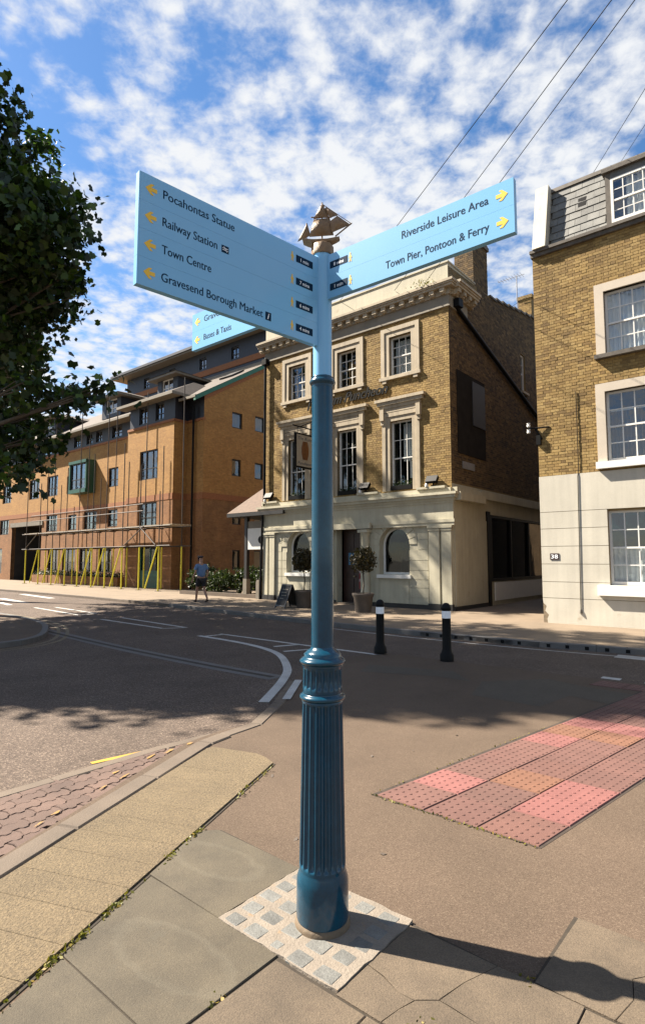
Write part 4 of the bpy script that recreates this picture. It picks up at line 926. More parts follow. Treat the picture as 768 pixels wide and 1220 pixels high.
# dormer
dm = MB()
for q in ((1.86, 1.98, 9.9, 11.3), (2.98, 3.10, 9.9, 11.3)): dm.box(q[0], q[1], .02, .7, q[2], q[3])
dm.box(1.80, 3.16, -.06, .75, 11.30, 11.40); dor = dm.build('dormer', lead_m, house)
wd_ = sash(dor, lambda u, z, d: (u, .02-d, z), 1.98, 2.98, 9.95, 11.12, 4, 2, 2, .02, fr=.06); curtain(wd_, lambda u, z, d: (u, .02-d, z), 2.3, 2.9, 10.05, 11.1, -.15, curt_m, 5, .03)
mb = MB(); mb.box(1.98, 2.98, .03, .1, 11.12, 11.30); mb.build('dormer_head', slate_m, dor)
pbox('mansard_flashing', wframe_m, house, front, .42, RE, 9.882, 9.91, -.14, -.10)
# house number, cable, bracket
nb = pbox('number_plate', mat('plate_brown', (.05, .02, .02), .5), house, front, .22, .44, 1.60, 1.76, .035, .05); put_text('lettering', nb, lambda s, z, d: (.245+s, -.0505-d, 1.63+z), '38', white_m, .17, .10, 0, .002, .01)
mb = MB(); mb.tube([(.99, -.03, 5.85), (.985, -.035, 3.8), (.965, -.05, 3.7), (.92, -.05, .35)], .010, 5); mb.build('wall_cable', black_m, house); mb = MB(); mb.lathe([(.035, 0), (.03, .05), (.015, .1)], 8, (.92, -.05, .28)); mb.build('cable_gland', lead_m, house)
mb = MB(); mb.bar((.30, -.02, 5.05), (-.22, -.12, 5.05), .02); mb.bar((-.05, -.05, 5.05), (.10, -.03, 4.75), .03); mb.box(-.02, .09, -.1, 0, 4.6, 4.85); ib = mb.build('wall_bracket', black_m, house)
for z in (4.93, 5.10): mb = MB(); mb.lathe([(.04, 0), (.05, .04), (.03, .06), (.05, .10)], 10, (-.20, -.12, z)); mb.build('insulator', wframe_m, ib)

# rear chimney with aerial between pub and house
rc = thing('rear_chimney', 'small brick chimney stack behind the pub side wall', 'chimney', Vector((9.02, 24.6, 0)), ANG)
mb = MB(); brick_skin(mb, front, -.3, .3, 10, 13.3, []); mb.build('bricks', ybrick_m, rc, kind='stuff'); mb = MB(); mb.box(-.3, .3, 0, .5, 0, 13.3); mb.box(-.35, .35, -.05, .55, 13.3, 13.45); mb.build('core', ymort_m, rc)
ae = thing('television_aerial', 'thin metal television aerial on a mast by the rear chimney', 'aerial', Vector((8.62, 24.4, 11.9)), ANG)
mb = MB(); mb.bar((0, 0, 0), (0, 0, 2.4), .022); mb.build('mast', steel_m, ae); mb = MB(); mb.bar((-.85, 0, 2.35), (.35, 0, 2.35), .012)
for k in range(9): mb.bar((-.8+.13*k, -.18-.01*k, 2.35), (-.8+.13*k, .18+.01*k, 2.35), .007, 5)
mb.build('boom', steel_m, ae); mb = MB(); mb.bar((0, 0, .2), (.35, 0, .1), .02); mb.bar((0, 0, .7), (.35, 0, .6), .02); mb.build('bracket', black_m, ae)

# ------------------------------------------------------------------ the apartment block on the left
Q0 = Vector((-8.326, 31.534, .075))
apt = thing('apartment_block', 'long yellow and red brick apartment block with navy top storeys', 'building', Q0, ANG)
LEFT = -52.; BK = .9; GU = 1.5; BAND = (5.0, 5.35)
def amap(y0): return lambda u, z, d: (u, y0-d, z)
bayf = front; mainf = amap(BK); gab = lambda b, z, d: (GU+d, b, z)
def awindow(parent, mp, a0, a1, z0, z1, cols, fm=None, white=False):
    mb = MB(); fr = .07
    for q in ((a0, a0+fr, z0, z1), (a1-fr, a1, z0, z1), (a0+fr, a1-fr, z1-fr, z1), (a0+fr, a1-fr, z0, z0+fr)): mbox(mb, mp, *q, -.15, -.07)
    for c in range(1, cols): x = a0+(a1-a0)*c/cols; mbox(mb, mp, x-.03, x+.03, z0+fr, z1-fr, -.15, -.08)
    if cols > 1: mbox(mb, mp, a0+fr, a1-fr, z0+(z1-z0)*.38-.025, z0+(z1-z0)*.38+.025, -.14, -.085)
    wi = mb.build('window', fm or awin_m, parent)
    for c in range(cols): 
        l, r_ = a0+(a1-a0)*c/cols, a0+(a1-a0)*(c+1)/cols
        pn = MB(); pn.face([mp(l, z0, -.12), mp(r_, z0, -.12), mp(r_, z1, -.12), mp(l, z1, -.12)]); o = pn.build('pane', glass_m if white else aglass_m, wi)
    room(wi, mp, a0, a1, z0, z1, -.16, -1.0, mat_pale if white else None); return wi
mat_pale = mat('pale_blind', (.50, .48, .42), .8, .1, 4)
# walls in three bands
fwins = [(-8.46, -7.25, 6.42, 7.7), (-14.2, -13.0, 6.4, 7.7), (-17.36, -15.6, 6.42, 7.97), (-20.43, -18.64, 6.4, 7.97), (-11.55, -9.83, 3.70, 4.95), (-8.4, -7.2, 3.78, 4.92), (-13.8, -12.6, 3.75, 4.85), (-17.25, -15.5, 3.75, 4.98), (-25.9, -24.1, 3.75, 4.98),
         (-25.6, -23.9, 6.4, 7.9), (-30.5, -28.8, 6.4, 7.9), (-30.5, -28.8, 3.75, 4.98), (-36, -34.2, 6.4, 7.9), (-36, -34.2, 3.75, 4.98)]
gwins = [(-16.8, -15.2, .8, 2.5), (-14.5, -12.6, .8, 2.5), (-12.0, -10.2, .8, 2.5), (-9.4, -7.8, .8, 2.5), (-28.5, -25.2, .5, 2.6)]
passage = (-23.4, -17.95, 0, 4.4)
bwins = [(-3.35, -1.5, 6.31, 8.04), (-3.35, -1.5, 3.56, 4.95)]; bdoor = (-3.3, -1.2, .02, 2.45)
for nm, mp, a0, a1, ws in (('front_wall', mainf, LEFT, GU, fwins+gwins+[passage]), ('bay_wall', bayf, -4.7, 0, bwins+[bdoor])):
    ll, uu = MB(), MB(); low = [h for h in ws if h[2] < 5]; upw = [h for h in ws if h[2] > 5]
    grid_wall(ll, mp, a0, a1, 0, 5.0, low, .3); grid_wall(uu, mp, a0, a1, 5.35, 9.5, upw, .2)
    ll.build(nm, abrr_x, apt); uu.build(nm, abr_x, apt); pbox('brick_band', oband_m, apt, mp, a0, a1, 5.0, 5.35, -.1, .02)
    pbox('brick_band', oband_m, apt, mp, a0, a1+.02, 9.42, 9.56, -.1, .05)
    for h in ws:
        if h in (passage, bdoor): continue
        awindow(apt, mp, *h, 3 if h[1]-h[0] > 1.6 else 2)
# oriel of green panels
orl = MB(); orl.box(-12.5, -10.1, BK-.75, BK, 6.2, 6.45); orl.box(-12.5, -10.1, BK-.75, BK, 8.25, 8.45); orl.box(-10.25, -10.1, BK-.7, BK, 6.45, 8.25); orl.box(-12.5, -12.35, BK-.7, BK, 6.45, 8.25); ob = orl.build('oriel', green_m, apt)
awindow(ob, amap(BK-.70), -12.35, -10.25, 6.45, 8.25, 3)
# bay returns and gable
for nm, z0, z1, m_ in (('bay_side', 0, 5.0, abrr_y), ('bay_side', 5.35, 9.5, abr_y)):
    for x_ in (0, -4.7): mb = MB(); mb.face([(x_, 0, z0), (x_, BK, z0), (x_, BK, z1), (x_, 0, z1)]); mb.build(nm, m_, apt)
mb = MB(); mb.box(.0, .02, 0, BK, 5.0, 5.35); mb.build('brick_band', oband_m, apt); mb = MB(); mb.box(0, .04, 0, BK, 9.42, 9.56); mb.build('brick_band', oband_m, apt)
gwin = [(2.95, 3.75, 9.35, 10.3), (4.78, 5.58, 9.45, 10.4), (2.98, 3.68, 6.5, 7.5), (4.8, 5.5, 6.5, 7.5), (3.05, 3.72, 3.66, 4.5), (4.8, 5.5, 3.66, 4.5), (3.1, 3.7, 1.07, 2.18), (4.8, 5.5, 1.07, 2.18)]
ll, uu = MB(), MB(); grid_wall(ll, gab, BK, 16, 0, 5.0, [h for h in gwin if h[2] < 5], .2); grid_wall(uu, gab, BK, 16, 5.35, 10.6, [h for h in gwin if h[2] > 5], .2)
VS = .61; uu.face([gab(BK, 10.6, 0), gab(16, 10.6, 0), gab(16, 13.9, 0), gab(6, 14.05, 0), gab(BK, 11.0, 0)])
ll.build('gable_wall', abrr_y, apt); uu.build('gable_wall', abr_y, apt); pbox('brick_band', oband_m, apt, gab, BK, 16, 5.0, 5.35, -.1, .02)
for h in gwin: awindow(apt, gab, *h, 1, white=True)
# orange coping course under the verge, green verge board
mb = MB(); mb.prism([(BK, 10.80), (6.2, 13.97), (6.2, 13.72), (BK, 10.55)], 0, .03, gab); mb.build('verge_bricks', oband_m, apt)
mb = MB(); mb.prism([(.2, 10.63), (6.2, 14.22), (6.2, 13.97), (.2, 10.38)], -.05, .12, gab); mb.build('verge_board', gfascia_m, apt)
mb = MB(); mb.bar((.75, BK-.15, 0), (.75, BK-.15, 10.3), .06); mb.build('downpipe', black_m, apt)
# navy storey
nw_main = [(-8.3, -7.1, 9.72, 10.5), (-10.4, -9.6, 9.72, 10.5), (-11.7, -10.9, 9.72, 10.5), (-13.5, -12.6, 9.72, 10.5), (-18.7, -17.0, 9.72, 10.5), (-22, -21, 9.72, 10.5), (-26, -25, 9.72, 10.5), (-31, -30, 9.72, 10.5)]
nw_bay = [(-3.65, -2.75, 9.72, 10.75), (-1.95, -1.15, 9.72, 10.75)]
m = MB(); grid_wall(m, amap(BK+.08), LEFT, GU-.05, 9.5, 10.9, nw_main, .15); m.build('navy_wall', navy_m, apt); m = MB(); grid_wall(m, amap(.08), -4.65, -.05, 9.5, 11.0, nw_bay, .15); m.face([(-.05, .08, 9.5), (-.05, BK+.1, 9.5), (-.05, BK+.1, 11.0), (-.05, .08, 11.0)]); m.build('navy_wall', navy_m, apt)
for h in nw_main: awindow(apt, amap(BK+.08), *h, 2)
for h in nw_bay: awindow(apt, amap(.08), *h, 2)
# roofs
mb = MB(); mb.face([(LEFT, .25, 10.68), (GU+.1, .25, 10.68), (GU+.1, 6.2, 14.25), (LEFT, 6.2, 14.25)]); mb.build('roof', aroof_m, apt)
mb = MB(); mb.face([(-5.2, -.55, 10.95), (.5, -.55, 10.95), (-1.2, 2.2, 12.4), (-3.5, 2.2, 12.4)]); mb.face([(.5, -.55, 10.95), (.5, 1.0, 10.95), (-1.2, 3.2, 12.4), (-1.2, 2.2, 12.4)]); mb.face([(-5.2, -.55, 10.95), (-3.5, 2.2, 12.4), (-3.5, 3.2, 12.4), (-5.2, 1.0, 10.95)]); mb.face([(-1.2, 2.2, 12.4), (-1.2, 3.2, 12.4), (-3.5, 3.2, 12.4), (-3.5, 2.2, 12.4)]); mb.build('bay_roof', aroof_m, apt)
mb = MB(); mb.box(-5.2, .5, -.55, -.45, 10.80, 10.96); mb.box(.42, .5, -.45, 1.2, 10.80, 10.96); mb.box(-5.2, .42, -.45, .1, 10.80, 10.84); mb.build('bay_fascia', fascia_m, apt)
mb = MB(); mb.box(LEFT, -4.9, .18, .26, 10.55, 10.69); mb.box(.1, GU+.1, .18, .26, 10.55, 10.69); mb.box(LEFT, -4.72, .26, BK+.1, 10.55, 10.58); mb.build('fascia', fascia_m, apt)
for (u0, u1, y0, z0, z1) in ((-10.1, -7.7, 1.2, 11.3, 12.55), (-5.6, -3.4, 2.6, 12.2, 13.4), (-19.5, -17, 1.2, 11.3, 12.55)):
    mb = MB(); mb.box(u0, u0+.5, y0, y0+3, z0, z1); mb.box(u1-.5, u1, y0, y0+3, z0, z1); mb.box(u0+.5, u1-.5, y0, y0+3, z0, z0+.25); dor = mb.build('dormer', navy_m, apt)
    awindow(dor, amap(y0), u0+.5, u1-.5, z0+.25, z1, 2, wframe_m); mb = MB(); mb.box(u0-.45, u1+.45, y0-.5, y0+3.2, z1, z1+.14); mb.build('dormer_eaves', fascia_m, dor)
    mb = MB(); c_ = (u0+u1)/2; mb.face([(u0-.5, y0-.55, z1+.14), (u1+.5, y0-.55, z1+.14), (c_, y0+1, z1+.75)]); mb.face([(u1+.5, y0-.55, z1+.14), (u1+.5, y0+4, z1+.14), (c_, y0+4, z1+.75), (c_, y0+1, z1+.75)]); mb.face([(u0-.5, y0-.55, z1+.14), (c_, y0+1, z1+.75), (c_, y0+4, z1+.75), (u0-.5, y0+4, z1+.14)]); mb.build('dormer_roof', aroof_m, dor)
mb = MB(); sk = lambda u, z, d: (u, .25+(z-10.68)*1.667-d*.51, z+d*.86)
for (u0, u1) in ((-.9, .3),): mbox(mb, sk, u0, u1, 12.9, 13.5, .02, .12)
mb.build('skylight', awin_m, apt)
# set-back top storey
UB = 6.0; nw = [(u, u+.75, 15.1, 15.95) for u in (-12.6, -9.2, -5.6, -2.2)]; m = MB(); grid_wall(m, amap(UB), -15, 1.6, 13.9, 16.3, nw, .15); m.face([(1.6, UB, 13.9), (1.6, 16, 13.9), (1.6, 16, 16.3), (1.6, UB, 16.3)]); m.face([(-15, UB, 13.9), (-15, 16, 13.9), (-15, 16, 16.3), (-15, UB, 16.3)]); m.build('top_storey_wall', navy_m, apt)
for h in nw: awindow(apt, amap(UB), *h, 2)
pbox('brick_band', oband_m, apt, amap(UB), -15, 1.65, 14.55, 14.95, 0, .06); pbox('flashing', fascia_m, apt, amap(UB), -15, 1.65, 14.1, 14.3, 0, .1)
mb = MB(); mb.box(-16, 2.3, UB-.8, 17, 16.3, 16.42); mb.build('top_eaves', fascia_m, apt); mb = MB(); mb.box(-16.1, 2.4, UB-.9, 17.1, 16.42, 16.6); mb.build('top_roof', navy_m, apt)
mb = MB(); mb.face([(LEFT, 16, 0), (GU, 16, 0), (GU, 16, 14.2), (LEFT, 16, 14.2)]); mb.face([(LEFT, BK, 0), (LEFT, 16, 0), (LEFT, 16, 14.2), (LEFT, 6.2, 14.2), (LEFT, BK, 11)]); mb.face([(LEFT, 6.2, 14.2), (GU, 6.2, 14.2), (GU, 16, 14.2), (LEFT, 16, 14.2)]); mb.build('rear_wall', abr_x, apt)
# passage, door, shop canopy
room(apt, mainf, passage[0], passage[1], 0, 4.4, 0, -6); pbox('passage_lintel', fascia_m, apt, mainf, passage[0]-.2, passage[1]+.2, 4.3, 4.65, -.1, .08)
gd = MB(); mbox(gd, bayf, -3.3, -1.2, .02, 1.0, -.2, -.14); mbox(gd, bayf, -3.3, -3.15, 1.0, 2.45, -.2, -.14); mbox(gd, bayf, -1.35, -1.2, 1.0, 2.45, -.2, -.14); mbox(gd, bayf, -2.3, -2.2, 1.0, 2.45, -.2, -.14); gdo = gd.build('door', green_m, apt)
for a, b in ((-3.15, -2.3), (-2.2, -1.35)): pane_obj(gdo, bayf, a, b, 1.0, 2.4, -.17, dglass_m)
room(gdo, bayf, -3.3, -1.2, 0, 2.6, -.31, -1.6)
pl = thing('brick_planter', 'long low brick planter full of flowers below the scaffold', 'planter', Q0, ANG)
mb = MB(); mb.box(-16.9, -5.2, -.15, .62, 0, .55); mb.build('planter_wall', abrr_x, pl)
p = np.c_[rng.uniform(-16.8, -5.3, 3000), rng.uniform(-.1, .6, 3000), .55+np.abs(rng.normal(0, .16, 3000))]; link('foliage', leaves_mesh('foliage', p, .10, bush_m), pl, kind='stuff')
p = np.c_[rng.uniform(-16.8, -5.3, 500), rng.uniform(-.14, .4, 500), .62+np.abs(rng.normal(0, .14, 500))]; link('flowers', leaves_mesh('flowers', p, .09, mat('pale_petals', (.6, .55, .55), .7)), pl, kind='stuff')

# scaffold
scf = thing('scaffold', 'steel scaffold with yellow lower legs against the brick apartment block', 'scaffold', Q0, ANG)
FB, RB = -1.55, -.25
su = [1.1, -.7, -2.4, -4.2, -5.7, -7.4, -9.0, -10.8, -12.7, -14.74]
ho = [5.2, 6.8, 8.2, 11.6, 8.0, 11.4, 7.5, 11.0, 6.8, 9.6]
for i, u in enumerate(su):
    for b, hh in ((FB, ho[i]), (RB, ho[(i+3) % 10])):
        uu_ = u+(.15 if b == RB else 0)
        mb = MB(); mb.bar((uu_, b, .02), (uu_, b, 2.35), .042, 8); lg = mb.build('lower_leg', ypole_m, scf)
        mb = MB(); mb.bar((uu_, b, 2.35), (uu_, b, hh), .028, 8); mb.build('standard', pole_m, scf); mb = MB(); mb.box(uu_-.12, uu_+.12, b-.12, b+.12, 0, .02); mb.build('base_plate', pole_m, scf)
    if i % 2 == 0 or i in (3, 7): mb = MB(); mb.bar((u-1.1, FB-.06, .1), (u-.05, FB-.06, 2.3), .036, 8); mb.build('brace', ypole_m, scf)
    mb = MB(); mb.bar((u, FB-.2, 3.35), (u, RB+.2, 3.35), .03, 6); mb.build('transom', pole_m, scf); mb = MB(); mb.bar((u, FB-.2, 2.32), (u, RB+.2, 2.32), .03, 6); mb.build('transom', pole_m, scf)
for b in (FB, RB):
    for z in (2.35, 3.38)+((4.25, 4.62) if b == FB else ()):
        mb = MB(); l = -14 if z > 4 else -15.3; mb.bar((l, b-.04, z), (2.1 if z < 4 else -.4, b-.04, z), .026, 6); mb.build('ledger', pole_m, scf)
for k in range(5):
    for s_ in range(6): mb = MB(); y = FB+.05+.24*k; mb.box(-15.2+2.9*s_, -15.2+2.9*s_+2.84, y, y+.22, 3.42, 3.46); mb.build('board', board_m, scf)
for a, b in (((-2.1, 2.4), (-.2, 3.4)), ((-.6, 3.4), (.9, 2.4)), ((-14.6, 2.4), (-12.8, 3.4))): mb = MB(); mb.bar((a[0], FB-.1, a[1]), (b[0], FB-.1, b[1]), .03, 6); mb.build('brace', pole_m, scf)

# noticeboard shelter at the left of the pub
nsx = Vector((-3.25, 24.6, .075)); sh_ = thing('notice_shelter', 'open timber notice shelter with tiled roof beside the pub', 'shelter', nsx, ANG)
for (u, b) in ((0, 0), (1.9, 0), (0, 1.6), (1.9, 1.6)):
    mb = MB(); mb.box(u-.08, u+.08, b-.08, b+.08, .8, 3.55); po = mb.build('post', awin_m, sh_); mb = MB(); mb.box(u-.11, u+.11, b-.11, b+.11, 0, .8); mb.build('post_base', fascia_m, po)
mb = MB(); e0, e1, zr, ze = -.75, 2.6, 4.85, 3.6
mb.face([(e0, -.5, ze), (e1, -.5, ze), (e1-1.1, .8, zr), (e0+1.1, .8, zr)]); mb.face([(e0, 2.1, ze), (e1, 2.1, ze), (e1-1.1, .8, zr), (e0+1.1, .8, zr)]); mb.face([(e0, -.5, ze), (e0, 2.1, ze), (e0+1.1, .8, zr)]); mb.face([(e1, -.5, ze), (e1, 2.1, ze), (e1-1.1, .8, zr)])
mb.build('roof', tile_m, sh_); mb = MB(); mb.box(e0, e1, -.5, 2.1, ze-.16, ze-.01); mb.build('eaves_board', awin_m, sh_)
mb = MB(); mb.box(.1, 1.8, -.06, .0, 2.05, 2.95); nb_ = mb.build('notice_panel', wframe_m, sh_); mb = MB(); mb.lathe([(.16, 0), (.16, .01)], 16); mb.v = [(.92+x, -.062-z, 2.45+y) for x, y, z in mb.v]; mb.build('emblem', black_m, nb_); mb = MB(); mb.box(.1, 1.8, -.05, -.01, 2.96, 3.25); mb.build('head_board', fascia_m, sh_)

# ------------------------------------------------------------------ things in the street
def bollard(p, label):
    t = thing('bollard', label, 'bollard', p, 0, 'black bollards with white band')
    mb = MB(); mb.lathe([(.115, 0), (.115, .10), (.092, .14), (.076, .20), (.074, .60), (.072, .83), (.083, .85), (.083, .88), (.066, .915), (.04, .945), (.0, .955)], 20, rf=lambda r, z, k: r*(1-.04*(k % 2)) if .2 <= z <= .6 else r); mb.build('shaft', black_m, t)
    mb = MB(); mb.lathe([(.0755, .70), (.0755, .82)], 20, cap=False); mb.build('reflective_band', refl_m, t)
    return t
bollard((1.04, 10.45, -.004), 'black bollard nearer the blue post, left of the pair')
b2 = bollard((2.06, 9.62, -.004), 'black bollard nearer the white house, right of the pair')
def topiary(p, label):
    t = thing('potted_tree', label, 'potted tree', p, 0, 'clipped trees in pots at the pub door')
    mb = MB(); mb.lathe([(.24, 0), (.30, .45), (.34, .52), (.34, .58), (.30, .58), (.28, .5)], 20); mb.build('pot', terra_m, t)
    mb = MB(); mb.tube([(0, 0, .5), (.02, .01, .9), (-.01, 0, 1.4)], [.03, .025, .02]); mb.build('trunk', bark_m, t)
    u = rng.normal(size=(1500, 3)); u /= np.linalg.norm(u, axis=1)[:, None]; p_ = u*(.40*rng.random((1500, 1))**.35)*(1+.14*np.sin(u[:, :1]*9+u[:, 1:2]*7))+np.array([0, 0, 1.60]); link('crown', leaves_mesh('crown', p_, .085, bay_m), t, kind='stuff')
topiary(W(*UV(1.22, 18.35), .075) if False else Vector((1.25, 17.7, .075)), 'round clipped tree in a pot right of the pub door')
topiary(Vector((-.62, 19.4, .075)), 'round clipped tree in a pot left of the pub door, behind the blue post')
ab = thing('a_board', 'black folding chalkboard standing on pavement before the pub', 'chalkboard', Vector((-1.18, 19.45, .075)), ANG-.25)
for s_ in (-1, 1):
    f = lambda x, y, z: (x, s_*(.30*(1-z/.78)+y), z)
    mb = MB(); mb.box(-.27, .27, -.012, .012, .08, .74, f); pn = mb.build('board', black_m, ab); mb = MB()
    for q in ((-.31, -.27, .0, .78), (.27, .31, .0, .78), (-.27, .27, .74, .78), (-.27, .27, .05, .09)): mb.box(q[0], q[1], -.02, .02, q[2], q[3], f)
    mb.build('frame', awin_m, pn)
mb = MB()
for k, (x0, x1, z) in enumerate(((-.18, .16, .60), (-.20, .10, .50), (-.12, .19, .40), (-.18, .05, .30))): mb.box(x0, x1, -.0035, .0035, z, z+.018, lambda x, y, z: (x, -(.30*(1-z/.78)+.0145+y), z))
mb.build('chalk_marks', fascia_m, ab)
# wooden stump posts by the shelter
for k, (p, l) in enumerate((((-2.62, 23.7), 'short pale timber post left of the pub corner'),)):
    mb = MB(); mb.box(-.09, .09, -.09, .09, 0, .72); mb.box(-.075, .075, -.075, .075, .72, .78); mb.build('timber_post', fascia_m, None, l, 'post', None, None, (p[0], p[1], .075), ANG)
def shrub(p, r_, label, n=1500, size=.11):
    t = thing('shrub', label, 'shrub', p, 0, 'shrubs beside the brick gable')
    mb = MB()
    for k in range(5): a = k*1.26; mb.bar((0, 0, 0), (math.cos(a)*r_[0]*.5, math.sin(a)*r_[1]*.5, r_[2]*1.1), .03, 5, .012)
    mb.build('stems', bark_m, t)
    pts_ = blob_pts([((0, 0, r_[2]*.9), r_), ((r_[0]*.4, 0, r_[2]*1.1), (r_[0]*.5, r_[1]*.5, r_[2]*.6)), ((-r_[0]*.5, 0, r_[2]*.8), (r_[0]*.5, r_[1]*.5, r_[2]*.6))], n/(4.2*r_[0]*r_[1]*r_[2]), .16); pts_[:, 2] = np.maximum(pts_[:, 2], .03)
    link('foliage', leaves_mesh('foliage', pts_, size, bush_m), t, kind='stuff')
shrub(Vector((-4.75, 26.6, .075)), (.75, .7, .65), 'loose light green shrub behind the walking person')
shrub(Vector((-5.75, 28.4, .075)), (.9, .8, .75), 'dark shrub nearest the brick recess', 1900)
shrub(Vector((-3.6, 27.6, .075)), (.9, .8, .7), 'dark rounded shrub left of the timber shelter', 1900)
shrub(Vector((-2.4, 26.9, .075)), (.9, .7, .75), 'dark shrub under the timber shelter', 1900)
m = MB(); m.box(-.12, 9.5, 0, .14, 0, .16); m.build('garden_edging', kerb_m, None, 'low dark kerb edging the shrub bed by the apartment block', 'kerb', None, None, W(*UV(-6.7, 27.3), .075), ANG)

# ------------------------------------------------------------------ fingerpost
FPX = Vector((0, 2.74, .008))
fp = thing('fingerpost', 'blue cast iron fingerpost with pale blue direction panels and ship finial', 'signpost', FPX)
def rad(px): return px*.004029/2
mb = MB(); mb.lathe([(.126, 0), (.124, .018), (.118, .026), (.115, .03)], 48); mb.build('foot_ring', brass_m, fp)
mb = MB(); mb.lathe([(.113, .025), (.118, .04), (.118, .19), (.116, .21), (.108, .235), (.106, .245)], 64); mb.build('base', blue_m, fp)
def flute(n, depth):
    def f(r, z, k):
        t = (k % n)/n; d = abs(t-.5)*2; return r-depth*(0 if d > .72 else math.sqrt(max(0, 1-(d/.72)**2)))
    return f
NF = 20; ks = 10
def fl_rf(z0, z1, dep):
    g = flute(ks, dep)
    def f(r, z, k):
        e = min(1, max(0, min((z-z0)/.012, (z1-z)/.012))); return r-(r-g(r, z, k))*e
    return f
mb = MB(); z0, z1 = .262, .985; zs = [.245, .255, z0, z0+.006, z0+.012]+list(np.linspace(z0+.05, z1-.05, 8))+[z1-.012, z1-.006, z1, .99]
mb.lathe([(.106-(z-.245)*.0165, z) for z in zs], NF*ks, rf=fl_rf(z0, z1, .011)); mb.build('fluted_shaft', blue_m, fp)
mb = MB(); t_ = [(.094, .985), (.096, .99)]+[(.088+.020*math.sin(math.pi*k/8), .992+.036*k/8) for k in range(9)]+[(.092, 1.032)]; mb.lathe(t_, 64); mb.build('lower_collar', blue_m, fp)
mb = MB(); z0, z1 = 1.052, 1.142; zs = [1.03, 1.04, z0, z0+.006, z0+.012, 1.10, z1-.012, z1-.006, z1, 1.15]; mb.lathe([(.091, z) for z in zs], NF*ks, rf=fl_rf(z0, z1, .009)); mb.build('fluted_drum', blue_m, fp)
mb = MB(); t_ = [(.091, 1.148), (.096, 1.152)]+[(.090+.018*math.sin(math.pi*k/8), 1.155+.036*k/8) for k in range(9)]+[(.086, 1.196), (.088, 1.206), (.078, 1.214), (.070, 1.222), (.058, 1.228), (.052, 1.24)]; mb.lathe(t_, 64); mb.build('upper_collar', blue_m, fp)
mb = MB(); mb.lathe([(.053, 1.23), (.0535, 1.6), (.0525, 2.1), (.0515, 2.50)], 48); mb.build('shaft', blue_m, fp)
mb = MB(); mb.lathe([(.0515, 2.485), (.054, 2.492)]+[(.052+.012*math.sin(math.pi*k/8), 2.495+.035*k/8) for k in range(9)]+[(.055, 2.535), (.050, 2.54)], 48); mb.build('ring', blue_m, fp)
mb = MB(); mb.lathe([(.046, 2.53), (.046, 3.165)], 48); mb.build('top_pole', sky_m, fp)
RH = .1128
